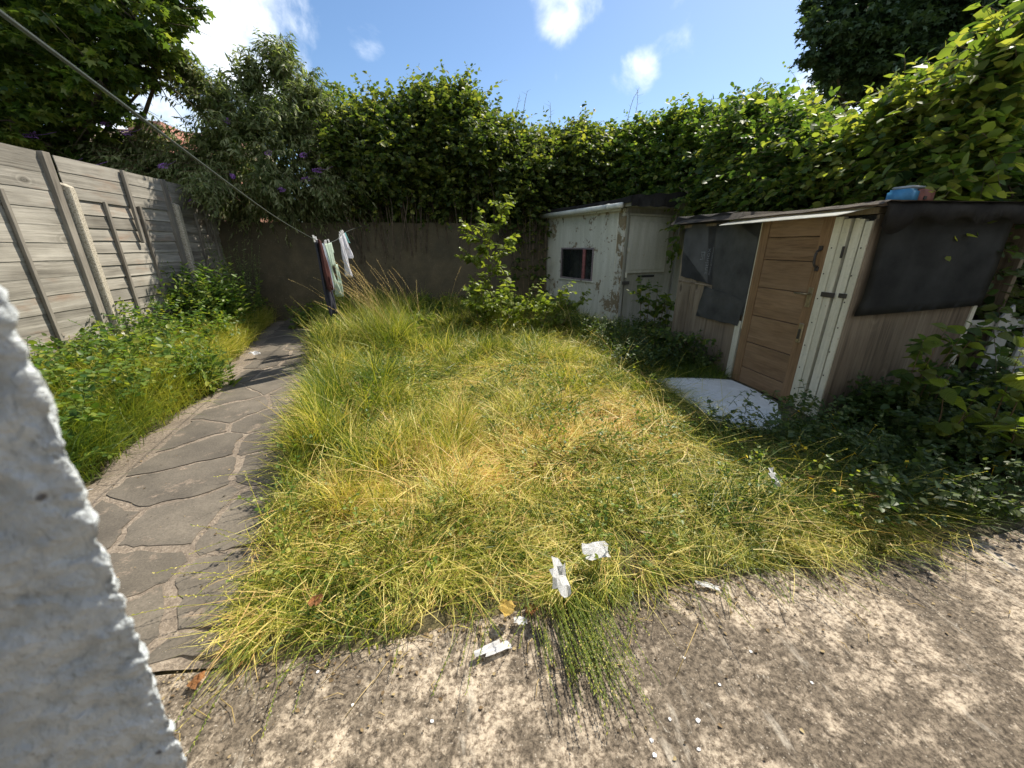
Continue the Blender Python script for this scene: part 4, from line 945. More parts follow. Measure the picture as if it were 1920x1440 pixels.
def back_region(x0, x1, ztop, zlo=2.25, y=10.25, bulge=.75):
    xs, zt = ztop
    def f(rng, n):
        x = rng.uniform(x0, x1, n); top = np.interp(x, xs, zt) + (n2(x, x * 0, 2.1, 5) - .5) * .5; v = rng.random(n) ** .72; z = zlo + (top - zlo) * v
        d = bulge * np.sin(np.clip(v * 2.9 + .15, 0, 3.14)) * (.35 + 1.3 * n2(x, z, 1.7, 7)); yy = y + .35 - d + np.where(v > .93, rng.uniform(0, .7, n), 0)
        out = np.stack([rng.normal(0, .3, n), -1 + .55 * v ** 2, .15 + .95 * v ** 2], -1); out[:, 0] += .0
        return np.stack([x, yy, z], -1), out
    return f
TOPB = ([-2.6, -1.6, -1.0, 0.0, .5, 1.3, 2.0, 3.0, 3.8, 5.0, 6.5], [4.0, 4.45, 4.75, 4.95, 4.9, 4.45, 4.15, 4.25, 4.1, 4.6, 4.9])
hedge('left_hedge', 'leafy green hedge above the back wall, just right of the butterfly bush', 31, 1450, back_region(-2.3, 1.1, TOPB, bulge=.95), .135, M['hedge'], (-.6, 10.7, 0), 250, M['leafobj'], 'h1', inner=13000, stems=110)
hedge('middle_hedge', 'lower leafy green hedge above the back wall, behind the white shed roof', 32, 1300, back_region(1.1, 4.0, TOPB, 2.0, bulge=.95), .135, M['hedge'], (2.4, 10.7, 0), 200, M['leafobj'], 'h1', inner=13000, stems=90)
def side_region(rng, n):
    # surface behind the sheds: from the far corner (4,10.2) round to (5.6,5)
    t = rng.random(n); x = np.interp(t, [0, .45, 1], [3.9, 5.5, 5.35]); y = np.interp(t, [0, .45, 1], [10.0, 8.2, 5.2]); zt = np.interp(t, [0, .3, .6, .8, 1], [4.05, 4.25, 4.0, 3.55, 3.0]) + (n2(x, y, 2.1, 5) - .5) * .5
    v = rng.random(n) ** .72; zl = 1.9; z = zl + (zt - zl) * v; nx = np.interp(t, [0, .45, .7, 1], [-.45, -.8, -1, -1]); ny = np.interp(t, [0, .45, .7, 1], [-.9, -.6, -.25, -.1])
    d = .85 * np.sin(np.clip(v * 2.9 + .15, 0, 3.14)) * (.3 + 1.4 * n2(x + y, z, 1.7, 7)) - .35; x = x + nx * d + np.where(v > .93, rng.uniform(0, .7, n), 0); y = y + ny * d
    return np.stack([x, y, z], -1), np.stack([nx + rng.normal(0, .3, n), ny + .4 * v ** 2, .15 + .95 * v ** 2], -1)
hedge('shed_hedge', 'tall green hedge rising behind the wooden shed roof, lit tone put in its leaf colour', 33, 2300, side_region, .14, M['hedge_lit'], (5.9, 7.5, 0), 280, M['leafobj'], 'h1', inner=16000, stems=120, tint=(.4, .25))
def near_region(rng, n):
    t = rng.random(n); x = np.interp(t, [0, .5, 1], [5.45, 5.3, 5.0]); y = np.interp(t, [0, .5, 1], [5.3, 4.3, 3.25]); zt = np.interp(t, [0, .35, .7, 1], [2.95, 2.95, 3.25, 3.55]) + (n2(x, y, 2.3, 5) - .5) * .5
    v = rng.random(n) ** .75; zl = np.interp(t, [0, .5, .7, 1], [2.0, 2.0, 1.7, 1.5]); z = zl + (zt - zl) * v
    d = .55 * np.sin(np.clip(v * 2.7 + .3, 0, 3.14)) - .35 + 1.1 * (n2(x + y, z, 1.9, 9) - .5); x = x - d
    return np.stack([x, y, z], -1), np.stack([-1 + rng.normal(0, .3, n), -.35 + 0 * v, .1 + .9 * v ** 2], -1)
hedge('near_hedge', 'large-leaved hedge arching in from the right edge above the shed front, backlit yellow put in its leaf colour', 34, 1350, near_region, .155, M['hedge_lit'], (5.6, 3.6, 0), 300, M['leafobj'], 'h1', inner=12000, stems=80, tint=(.62, .28), nl=9)  # raised tint puts the backlit yellow into the leaves
def gap_region(rng, n):
    x = rng.uniform(4.95, 7.2, n); v = rng.random(n) ** .7; y = 3.6 - .15 * (x - 5) - .3 * np.sin(v * 3) * n2(x, v * 2, 2, 3); return np.stack([x, y, .2 + v * (1.9 + .6 * n2(x, x * 0, 2, 5))], -1), np.stack([rng.normal(-.2, .3, n), -1 + 0 * x, .2 + .8 * v ** 2], -1)
hedge('dark_hedge', 'dark leafy growth behind the white picket piece at the right edge', 35, 420, gap_region, .12, M['weed_shade_tone'], (6.0, 3.1, 0), inner=3500, stems=20, tint=(.3, .2))
# bare thorny twigs against the sky
b = Batch(); rng = np.random.default_rng(8); root = empty('bramble_twigs', (1.4, 10.7, 3.6), label='thin bare twigs standing up out of the hedge against the sky', cat='twigs')
for (x, z) in [(1.3, 4.75), (1.75, 4.9), (1.95, 5.0), (2.6, 4.8), (4.6, 5.2), (4.75, 5.15)]:
    L_ = bez([(x - .15, 10.6, 3.9), (x - .03, 10.5, z - .35), (x + rng.normal(0, .08), 10.4, z)], 6) - np.array([1.4, 10.7, 3.6]); tube(b, L_, np.linspace(.008, .003, len(L_)), 4)
    for q in L_[4:]: tube(b, [q, q + np.array([rng.normal(0, .06), 0, .05])], [.003, .001], 3)
b.obj('twig', M['twig'], root)

# ================================================================== SAPLINGS, VINES, SHRUBS
def plant(name, label, cat, loc, stems, lsize, seed, nl=10, singles=120, mat='sap', smat='sapleaf', key='sp', per=5, twl=.28, sr=.008, group=None, droop=.3, tint=(.5, .22)):
    """stems: list of polylines; side twigs carry alternate leaves"""
    rng = np.random.default_rng(seed); root = empty(name, loc, label=label, cat=cat, group=group); P0 = np.array(loc); b = Batch(); base = []; dr = []
    for s_ in stems:
        L_ = bez(s_, 6); tube(b, L_ - P0, np.linspace(sr, sr * .35, len(L_)), 6); T = np.gradient(L_, axis=0)
        for k in range(per):
            i = int(rng.uniform(.12, 1) * (len(L_) - 1)); base.append(L_[i]); a = rng.uniform(0, 6.28); dr.append(np.array([math.cos(a), math.sin(a), .35]) + unit(T[i]) * .4)
        base.append(L_[-1]); dr.append(T[-1] * 3 + [0, 0, .01])
    b.obj('stem', M['twig'], root, True); base = np.array(base); dr = unit(np.array(dr)); ln = twl * rng.uniform(.6, 1.3, len(base))
    bush_shoots(rng, len(base), lambda n: base, lambda q, n: q + dr * ln[:, None], nl, lsize, KITE, M[mat], root, droop, .4, .85, .003, tint, singles, key, M[smat])
    return root
plant('young_shoot', 'tall slender sapling with pale green leaves standing free before the back wall', 'sapling', (.85, 7.6, 0),
      [[(.85, 7.6, 0), (.80, 7.6, .8), (.72, 7.55, 1.5), (.62, 7.5, 2.1)], [(.82, 7.6, .7), (.55, 7.4, 1.2), (.35, 7.4, 1.5)], [(.80, 7.6, 1.1), (1.0, 7.5, 1.5), (1.15, 7.4, 1.75)], [(.74, 7.55, 1.4), (.45, 7.5, 1.75), (.35, 7.5, 1.95)], [(.68, 7.5, 1.6), (.95, 7.5, 2.1), (1.05, 7.4, 2.35)], [(.86, 7.6, 0), (.6, 7.4, .6), (.45, 7.3, 1.0)], [(.86, 7.6, 0), (1.0, 7.4, .6), (1.05, 7.3, 1.1)], [(.7, 7.5, 0), (.45, 7.4, .7), (.5, 7.3, 1.3)]], .115, 41, 9, 295, per=14)
plant('young_shoot', 'low spreading leafy sapling sunlit in the grass in front of the white shed', 'sapling', (1.35, 6.9, 0),
      [[(.55 + .11 * k, 6.9 + .1 * (k % 3), 0), (.45 + .14 * k, 6.8 + .1 * (k % 3), .5), (.35 + .165 * k, 6.7, .80 + .14 * math.sin(k * 2.1))] for k in range(13)], .11, 42, 9, 295, per=11)
plant('young_shoot', 'small leafy sapling in the grass left of the low spreading one', 'sapling', (.35, 7.2, 0), [[(.1 + .12 * k, 7.2, 0), (.05 + .14 * k, 7.1, .4), (.0 + .16 * k, 7.0, .62)] for k in range(5)], .08, 43, 7, 120, per=5)
plant('climbing_vine', 'dark climbing vine trailing down the back wall at the left end of the white shed', 'vine', (1.9, 9.8, 0),
      [[(1.75 + .13 * k, 9.7, .1), (1.6 + .15 * k, 9.75, 1.3), (1.45 + .2 * k, 9.85, 2.5), (1.3 + .25 * k, 9.9, 3.2)] for k in range(6)], .105, 44, 7, 200, 'hedge', 'leafobj', 'h1', per=16, twl=.25)
plant('hanging_vine', 'dark leafy vine hanging over the white shed door beside the black plastic', 'vine', (4.5, 7.35, 2.6),
      [[(4.6, 7.9, 2.75), (4.45, 7.3, 2.55), (4.3 - .05 * k, 7.1, 2.2), (4.22 - .06 * k + .1 * (k % 2), 7.05, 1.75 - .08 * k)] for k in range(4)], .105, 45, 7, 160, 'hedge', 'leafobj', 'h1', per=9, twl=.22)
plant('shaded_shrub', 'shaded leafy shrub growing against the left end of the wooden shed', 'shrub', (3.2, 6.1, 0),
      [[(3.2 + .12 * k, 6.1 + .1 * (k % 2), 0), (3.1 + .13 * k, 6.0, .6), (3.0 + .15 * k, 5.9, 1.05 - .08 * k)] for k in range(5)], .10, 46, 8, 170, 'weed_shade_tone', 'leafobj', 'h1', per=8)
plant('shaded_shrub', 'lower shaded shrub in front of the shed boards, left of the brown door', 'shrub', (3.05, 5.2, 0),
      [[(2.95 + .1 * k, 5.2 - .12 * k, 0), (2.9 + .08 * k, 5.1 - .12 * k, .35), (2.8 + .1 * k, 5.0 - .15 * k, .5)] for k in range(5)], .085, 47, 8, 150, 'weed_shade_tone', 'leafobj', 'h1', per=7)
plant('broad_leaf_plant', 'broad-leaved plant standing before the plywood front of the shed', 'plant', (4.1, 2.65, 0),
      [[(4.0 + .08 * k, 2.65, 0), (3.92 + .10 * k, 2.6, .5), (3.80 + .16 * k, 2.52, .84 + .07 * (k % 2))] for k in range(5)], .14, 48, 6, 120, 'weed_shade_tone', 'leafobj', 'h1', per=4, twl=.22, droop=.15)
plant('broad_leaf_plant', 'broad leaves on a low stalk amid dark undergrowth, sun patch put in their pale colour', 'plant', (3.8, 2.2, 0),
      [[(3.8, 2.25, 0), (3.75, 2.2, .35), (3.62, 2.15, .56)], [(3.82, 2.2, 0), (3.85, 2.15, .3), (3.8, 2.1, .48)]], .14, 49, 5, 40, 'sap', 'sapleaf', 'sp', per=2, twl=.2, droop=.1)  # bright sapling leaf colours stand for a patch of sun
plant('broad_leaf_plant', 'ribbed leaves with sun put in their bright colour reaching in at the right edge of the photo', 'plant', (4.15, 2.05, 0),
      [[(4.15, 2.1, 0), (4.1, 2.1, .45), (3.98, 2.05, .76)], [(4.2, 2.1, 0), (4.15, 2.05, .4), (4.05, 2.0, .60)], [(4.15, 1.9, 0), (4.0, 1.9, .25), (3.86, 1.85, .40)]], .17, 50, 6, 80, 'sap', 'sapleaf', 'sp', per=4, twl=.28, droop=.1)  # sunlight on these leaves comes from the brighter sapling colours
# tall feathery weed by the fence, and a dry flowering weed by the wall corner
def feather(name, label, loc, n, h, spread, seed, lsize, mat, leaf_n=34, wide=.9):
    rng = np.random.default_rng(seed); root = empty(name, loc, label=label, cat='plant'); b0 = np.array(loc) + rng.normal(0, spread * .35, (n, 3)) * [1, 1, 0]; tip = b0 + np.stack([rng.normal(0, spread * .4, n), rng.normal(0, spread * .4, n), h * rng.uniform(.7, 1.05, n)], -1)
    bush_shoots(rng, n, lambda q: b0, lambda q, m: tip, leaf_n, lsize, LANCE, M[mat], root, .0, .1, .9, .005, (.45, .22), stem_mat=M['greenstem'], wide=wide); return root
feather('tall_weed', 'clump of tall feathery green weeds in front of the far concrete fence post', (-4.35, 8.0, 0), 90, 1.35, .6, 61, .15, 'weed', 34, 1.6)
feather('tall_weed', 'thin olive weed with pale seed tufts at the corner of fence and wall', (-4.35, 9.0, 0), 45, 1.75, .5, 62, .10, 'budd', 26)
feather('tall_weed', 'small feathery weed between the path and the fence bed', (-2.98, 4.9, 0), 40, .55, .3, 63, .11, 'weed', 22, 1.3)
feather('tall_weed', 'dark weed clump in front of the nearest concrete fence post', (-4.35, 5.9, 0), 40, .65, .55, 64, .11, 'weed_shade_tone', 20, 2.2)

# ================================================================== GRASS
def blades(rng, X, Y, H0, length, lean, head, width, curl, tint, b, K=5):
    """curved ribbons; lean: start angle from vertical, curl: added bend along the blade"""
    N = len(X); s = np.linspace(0, 1, K); z0 = H0; seg = length / (K - 1); P = np.zeros((N, K, 3)); P[:, 0] = np.stack([X, Y, z0], -1); hd = np.stack([np.cos(head), np.sin(head)], -1)
    wv = rng.normal(0, .25, N)
    for k in range(1, K):
        th_ = lean + curl * (k - .5) / (K - 1); h_ = head + wv * k; P[:, k, 0] = P[:, k - 1, 0] + seg * np.sin(th_) * np.cos(h_); P[:, k, 1] = P[:, k - 1, 1] + seg * np.sin(th_) * np.sin(h_); P[:, k, 2] = P[:, k - 1, 2] + seg * np.cos(th_)
    floor_ = z0[:, None] * .5 + .008 + rng.random((N, 1)) * .05; P[:, :, 2] = np.maximum(P[:, :, 2], np.minimum(floor_, z0[:, None] + .05)); P[:, 0, 2] = z0
    side = np.stack([-np.sin(head), np.cos(head), rng.normal(0, .5, N)], -1); side = unit(side); w = width[:, None] * np.array([1, .95, .8, .55, .0])[None, :K]
    A = P + side[:, None] * w[..., None] / 2; B = P - side[:, None] * w[..., None] / 2
    V = np.concatenate([np.stack([A[:, :K - 1], B[:, :K - 1]], 2).reshape(N, -1, 3), P[:, K - 1:K]], 1); k_ = V.shape[1]; lo = []; to = []
    for k in range(K - 2): a = 2 * k; lo += [a, a + 1, a + 3, a + 2]; to.append(4)
    a = 2 * (K - 2); lo += [a, a + 1, a + 2]; to.append(3)
    loops = (np.arange(N)[:, None] * k_ + np.array(lo)[None]).ravel(); b.add(V.reshape(-1, 3), loops, np.tile(to, N), np.repeat(tint, k_)); return P
def tufts(rng, n, xy, fn, per):
    """fn(x,y)->dict of height, lean, colour, density; returns blade arrays"""
    x, y = xy(n); X = np.repeat(x, per); Y = np.repeat(y, per); hd = np.repeat(rng.uniform(0, 6.28, n), per); m = len(X); return X + rng.normal(0, .035, m), Y + rng.normal(0, .035, m), hd, x, y
def lawn_right(y): return np.interp(y, [1.3, 2.2, 2.7, 4.2, 6, 7.5, 9.6], [2.75, 2.8, 2.25, 2.3, 3.3, 3.0, 2.2])
rng = np.random.default_rng(71)
def lay_dir(x, y):   # how the long grass has been pressed down: big swirls
    return n2(x, y, .7, 17) * 15 + n2(x, y, 2.4, 18) * 8.0
def green_zone(x, y): return .20 * np.exp(-((x - 1.7) / .9) ** 2 - ((y - 1.9) / .6) ** 2) + .16 * np.exp(-((x + .5) / .7) ** 2 - ((y - 4.2) / 1.1) ** 2) + .10 * np.exp(-((x - .5) / .5) ** 2 - ((y - 1.5) / .25) ** 2)
def dead_zone(x, y): return np.exp(-((x - .3) / 1.1) ** 2 - ((y - 2.7) / .9) ** 2)
def grass_patch(b, rng, n, per, keep, spread, lenf, leanf, curlf, widf, tintf, dirmix, jit, seed=0):
    x = rng.uniform(-2.6, 3.4, n * 6); y = 1.33 + 8.4 * rng.random(n * 6) ** 1.25; gap = np.clip((n2(x, y, 4.2, 63 + seed) - .43) * 6, .03, 1)
    ok = (x > path_r(y) + .05 + .14 * (n2(y, y * 0, 2.5, 14) - .5)) & (x < lawn_right(y)) & (y > edge_y(x) + .02 + .12 * (n2(x, x * 0, 3, 44) - .5)) & (((x + .3) / .7) ** 2 + ((y - 8.4) / .7) ** 2 > 1)
    ok &= rng.random(len(x)) < keep(x, y) * (gap if per > 1 else 1); x, y = x[ok][:n], y[ok][:n]; n = len(x); m = n * per
    X = np.repeat(x, per) + rng.normal(0, spread, m); Y = np.repeat(y, per) + rng.normal(0, spread, m)
    fa = np.where(rng.random(n) < dirmix, lay_dir(x, y) + rng.normal(0, .35, n), rng.uniform(0, 6.28, n)); hd = np.repeat(fa, per) + rng.normal(0, jit, m)
    r = lambda f: np.repeat(f(x, y), per)
    edge = np.repeat(np.maximum(np.clip(1 - (y - edge_y(x)) / .4, 0, 1), np.clip(1 - (x - path_r(y)) / .35, 0, 1)), per)
    L_ = r(lenf) * np.repeat(rng.uniform(.6, 1.3, n), per) * rng.uniform(.5, 1.3, m) * (1 - .55 * edge); far = np.repeat(np.interp(y, [1.3, 3, 9], [.85, 1.3, 2.3]), per)
    H0 = np.maximum(soil_h(X, Y), 0) + rng.random(m) * .07 * (1 - edge) * (r(leanf) > .6)
    blades(rng, X, Y, H0, L_, r(leanf) + np.abs(rng.normal(0, .25, m)), hd, rng.uniform(*widf, m) * far, r(curlf) + rng.normal(0, .45, m), np.clip(r(tintf) + .03 + .12 * r(dead_zone) - r(green_zone) + np.repeat(rng.normal(0, .17, n), per) + rng.normal(0, .17, m), 0, 1), b)
def lawn():
    rng = np.random.default_rng(71)
    lodge = lambda x, y: np.clip((n2(x, y, .9, 19) - .42) * 4 + .45 * (x > .1) * (y < 6) + .3 * (y < 2.4) - .3 * (x < -.8) * (y > 2.6), 0, 1)
    dead = lambda x, y: np.exp(-((x - 1.35) / .55) ** 2 - ((y - 3.1) / .5) ** 2) + .7 * np.exp(-((x - .1) / .7) ** 2 - ((y - 2.35) / .35) ** 2) + .6 * np.exp(-((x + .5) / .5) ** 2 - ((y - 2.0) / .3) ** 2)
    b = Batch()   # upright living grass, in patches
    grass_patch(b, rng, 3700, 17, lambda x, y: .12 + .9 * (1 - lodge(x, y)), .035, lambda x, y: np.interp(x, [-2.2, -1, .3, 3], [.50, .50, .36, .26]) * np.interp(y, [1.3, 2.4, 4, 8], [.5, .72, 1.0, 1.2]) * (.35 + 1.3 * n2(x, y, 2.4, 51)),
                lambda x, y: .12 + .45 * lodge(x, y), lambda x, y: .7 + .5 * lodge(x, y), (.0026, .0066), lambda x, y: .24 + .65 * (n2(x, y, 2.6, 29) - .38) + .3 * dead(x, y), .35, .8)
    # pressed-down swathes, all combed one way
    grass_patch(b, rng, 4300, 19, lambda x, y: .18 + .9 * lodge(x, y), .03, lambda x, y: np.interp(y, [1.3, 3, 5], [.34, .42, .46]), lambda x, y: .95 + .3 * lodge(x, y), lambda x, y: .75 + .0 * x, (.0024, .0056), lambda x, y: .50 + .7 * (n2(x, y, 2.1, 31) - .45) + .35 * dead(x, y), .9, .38, 5)
    # lone long stems across everything
    grass_patch(b, rng, 3000, 1, lambda x, y: .9 + 0 * x, .03, lambda x, y: .52 + .0 * x, lambda x, y: .5 + .0 * x, lambda x, y: .9 + .0 * x, (.0022, .0040), lambda x, y: .72 + .0 * x, .2, 1)
    # broader dark green tufts low down
    grass_patch(b, rng, 1300, 16, lambda x, y: n2(x, y, 3.1, 61) * 1.6 - .35, .05, lambda x, y: .22 + 0 * x, lambda x, y: .3 + 0 * x, lambda x, y: .8 + 0 * x, (.004, .009), lambda x, y: .10 + 0 * x, .2, 1.5)
    o = b.obj('long_grass', M['grass'], None); o['kind'] = 'stuff'; tag(o, 'long yellow-green tangled grass covering the middle of the garden', 'grass')
    b = Batch(); m = 52000; X = rng.uniform(-2.4, 3.3, m); Y = rng.uniform(1.36, 9.3, m); ok = (X > path_r(Y) - .02) & (X < lawn_right(Y) + .2); X, Y = X[ok], Y[ok]; m = len(X)
    fa = lay_dir(X, Y) + rng.normal(0, .9, m); dd = dead(X, Y); blades(rng, X, Y, np.maximum(soil_h(X, Y), 0) + rng.uniform(.005, .11, m) * (1 + .6 * dd), rng.uniform(.12, .42, m), rng.uniform(1.25, 1.65, m), fa, rng.uniform(.002, .0045, m) * np.interp(Y, [1.3, 3, 9], [.9, 1.2, 2]), rng.normal(0, .25, m), np.clip(rng.normal(.60, .28, m) + .25 * dd, 0, 1), b)
    o = b.obj('dry_thatch', M['grass'], None); o['kind'] = 'stuff'; tag(o, 'flattened dry straw lying between the living grass', 'straw')
lawn()
def ground_leaves(name, label, seed, n, xs, ys, okf, lsize, mat, hmax, tpl=KITE, tint=(.5, .22), nl=6, ln=(.12, .3), up=1.0):
    rng = np.random.default_rng(seed); x = rng.uniform(*xs, n); y = rng.uniform(*ys, n); ok = okf(x, y); x, y = x[ok], y[ok]; n = len(x); z = np.maximum(soil_h(x, y), 0) + hmax * rng.random(n) ** 1.6 * np.clip(n2(x, y, 1.8, seed) * 1.6, .2, 1.2)
    base = np.stack([x, y, z], -1); d = np.stack([rng.normal(0, .6, n), rng.normal(0, .6, n), np.full(n, up)], -1); st, P, D, Wd, Nn, Z = shoots(rng, base, d, rng.uniform(*ln, n), nl, lsize, .3, .25, .9, .4)
    b = Batch(); sh = np.tile(n2(x, y, 2.2, seed + 1) - .5, nl); b.inst(tpl, P, D, Wd, Nn, Z, np.clip(rng.normal(tint[0], tint[1], len(P)) + .6 * sh, 0, 1)); b.strips(st, np.full((n, st.shape[1]), .0022), 3, .3)
    o = b.obj(name, M[mat]); o['kind'] = 'stuff'; tag(o, label, 'weeds'); return o
bed = lambda x, y: (x < path_l(y) - .30 + .22 * (n2(y, y * 0, 1.7, 33) - .5)) & (x > -4.95) & (y > 2.55 + .25 * np.sin(x * 3))
ground_leaves('bed_weeds', 'mixed green weeds filling the strip between fence and path', 81, 5200, (-5, -2.4), (2.4, 9.9), bed, .075, 'weed', .75, tint=(.45, .25))
ground_leaves('lawn_weeds', 'broad-leaved weeds scattered through the long grass', 82, 8500, (-2.4, 3.2), (1.5, 9.6), lambda x, y: (x > path_r(y) + .1) & (x < lawn_right(y)) & (y > edge_y(x) + .08) & (n2(x, y, 2.1, 36) > .53 - .03 * np.clip(y - 5, 0, 4)), .034, 'weed', .26, tint=(.62, .22))
ground_leaves('shade_undergrowth', 'dark leafy undergrowth at the foot of the sheds and in the right corner', 83, 9500, (2.1, 6.4), (1.42, 7.2), lambda x, y: ((y < 2.85) & (x > 2.45 + .25 * np.sin(y * 4)) | (y >= 2.85) & (y < 4.3) & (x > 5.6) | (y > 4.35) & (x < 3.5) & (x > 2.2 + .15 * np.sin(y * 5)) | (y > 5.9) & (x < 3.9) & (x > 2.3)) & (y > edge_y(x) + .03), .05, 'weed_shade_tone', .34, tint=(.42, .22))
ground_leaves('shade_bush', 'dense dark bush mass at the right between the shed front and the patio', 84, 3600, (3.6, 6.4), (1.7, 2.85), lambda x, y: x > 3.6 + .5 * (y < 2.1), .07, 'weed_shade_tone', .45, tint=(.3, .2), nl=8)
ground_leaves('wall_foot_weeds', 'leafy weeds growing along the foot of the back wall', 85, 2600, (-3.4, 3.0), (8.6, 9.9), lambda x, y: x > path_r(y) - .5, .075, 'weed', .45)
ground_leaves('far_nettles', 'leafy plants sunlit behind the long grass near the washing', 86, 900, (-2.7, -.4), (6.6, 8.8), lambda x, y: x > path_r(y) + .1, .09, 'sap', .35)
def bed_grass():
    rng = np.random.default_rng(91); b = Batch(); n = 3600; x = rng.uniform(-4.9, -2.4, n); y = rng.uniform(2.45, 9.5, n); ok = bed(x, y); x, y = x[ok], y[ok]; n = len(x); per = 24; m = n * per; X = np.repeat(x, per) + rng.normal(0, .05, m); Y = np.repeat(y, per) + rng.normal(0, .05, m)
    near = np.repeat(np.clip(1.4 - (y - 2.4) / 1.5, 0, 1), per); hd = np.where(rng.random(m) < .6, rng.normal(-.6, .7, m), rng.uniform(0, 6.28, m))
    blades(rng, X, Y, np.maximum(soil_h(X, Y), 0), rng.uniform(.2, .6, m) * (1 + .2 * near), .15 + np.abs(rng.normal(0, .3, m)), hd, rng.uniform(.0035, .007, m), .8 + rng.normal(0, .4, m), np.clip(rng.normal(.16, .12, m) + .30 * (1 - near) + .03 + np.repeat(.5 * (n2(x, y, 2, 3) - .5), per), 0, 1), b)
    o = b.obj('bed_grass', M['grass']); o['kind'] = 'stuff'; tag(o, 'green grass flopping from the fence bed towards the path', 'grass')
    b = Batch(); n = 2200; x = rng.uniform(1.9, 3.5, n); y = rng.uniform(1.5, 7, n); ok = (y > edge_y(x) + .05) & ~((x > 2.45) & (y > 2.8) & (y < 4.15)); x, y = x[ok], y[ok]; per = 14; m = len(x) * per; X = np.repeat(x, per) + rng.normal(0, .05, m); Y = np.repeat(y, per) + rng.normal(0, .05, m)
    blades(rng, X, Y, np.maximum(soil_h(X, Y), 0), rng.uniform(.1, .3, m), .3 + np.abs(rng.normal(0, .4, m)), rng.uniform(0, 6.28, m), rng.uniform(.003, .0055, m), .9 + rng.normal(0, .4, m), np.clip(rng.normal(.12, .12, m), 0, 1), b)
    o = b.obj('shade_grass', M['grass']); o['kind'] = 'stuff'; tag(o, 'thin grass growing in the shade beside the sheds', 'grass')
bed_grass()
def stalks(rng, base, head, length, lean, curl, nsp, spl, name, label, tint=.5, r=.0016, grp=None, kind='stuff', mat='seed', wav=0, plume=0.0, frac=.45):
    N = len(base); K = 9; P = np.zeros((N, K, 3)); P[:, 0] = base; seg = length / (K - 1)
    for k in range(1, K):
        th_ = lean + curl * ((k - .5) / (K - 1)) ** 1.5; P[:, k, 0] = P[:, k - 1, 0] + seg * np.sin(th_) * np.cos(head); P[:, k, 1] = P[:, k - 1, 1] + seg * np.sin(th_) * np.sin(head); P[:, k, 2] = P[:, k - 1, 2] + seg * np.cos(th_)
    P[:, 1:, 2] = np.maximum(P[:, 1:, 2], .012 + .01 * rng.random((N, 1))); b = Batch(); b.strips(P, np.full((N, K), r) * np.linspace(1.1, .6, K), 3, tint)
    Q = []; D = []; Z = []
    for j in range(nsp):
        t = 1 - frac + frac * j / (nsp - 1); f = t * (K - 1); i0 = np.minimum(int(f), K - 2); p = P[:, i0] + (P[:, i0 + 1] - P[:, i0]) * (f - i0); tg = unit(P[:, i0 + 1] - P[:, i0]); sd = unit(np.cross(tg, np.array([.2, .1, 1.]))) * (1 if j % 2 else -1)
        jit = rng.normal(0, plume * (1 - (j / nsp)) + .0005, (N, 3)); Q.append(p + jit); D.append(tg + sd * .55 + rng.normal(0, .15 + plume * 10, (N, 3))); Z.append(np.full(N, spl) * rng.uniform(.8, 1.2, N))
    Q = np.concatenate(Q); D, Wd, Nn = frames(rng, np.concatenate(D), .5); Z = np.concatenate(Z); b.inst(KITE, Q, D, Wd, Nn, Z, np.clip(rng.normal(tint, .2, len(Q)), 0, 1), Z * .55)
    o = b.obj(name, M[mat]); o['kind'] = kind; tag(o, label, 'grass'); return o
rng = np.random.default_rng(95)
# rye-grass ears through the lawn and spilling over the patio edge
n = 900; x = rng.uniform(-1.9, 2.8, n); y = rng.uniform(1.4, 6.5, n); ok = x > path_r(y); x, y = x[ok], y[ok]; n = len(x)
stalks(rng, np.stack([x, y, np.zeros(n)], -1), n2(x, y, .75, 17) * 13 + rng.normal(0, .7, n), rng.uniform(.3, .6, n), rng.uniform(.3, 1.2, n), rng.uniform(.3, 1.2, n), 14, .012, 'rye_grass_ears', 'straw-coloured rye grass ears standing and leaning through the lawn', .55, mat='grass')
n = 185; x = np.concatenate([rng.uniform(-1.0, 2.6, n - 110), rng.normal(.50, .08, 110)]); y = edge_y(x) + rng.uniform(-.03, .16, n)
o = stalks(rng, np.stack([x, y, np.full(n, .05)], -1), -1.57 + rng.normal(0, .42, n) * np.where(np.arange(n) < n - 110, 1, .25) + np.where(x > 1.7, .6, 0), rng.uniform(.25, .52, n) * np.where(np.arange(n) < n - 110, .8, 1.2), rng.uniform(1.3, 1.62, n), rng.uniform(-.05, .35, n), 20, .010, 'drooping_rye_grass', 'limp rye grass ears spilling over the patio edge', .27, mat='grass')
n = 34; x = path_r(rng.uniform(1.5, 3.2, n)) + rng.uniform(0, .15, n); y = rng.uniform(1.45, 3.4, n); x = path_r(y) + rng.uniform(0, .12, n)
stalks(rng, np.stack([x, y, np.full(n, .03)], -1), 3.9 + rng.normal(0, .9, n), rng.uniform(.2, .45, n), rng.uniform(.5, 1.2, n), rng.uniform(.2, .6, n), 14, .012, 'path_edge_rye_grass', 'rye grass ears leaning out over the path edge', .5, mat='grass')
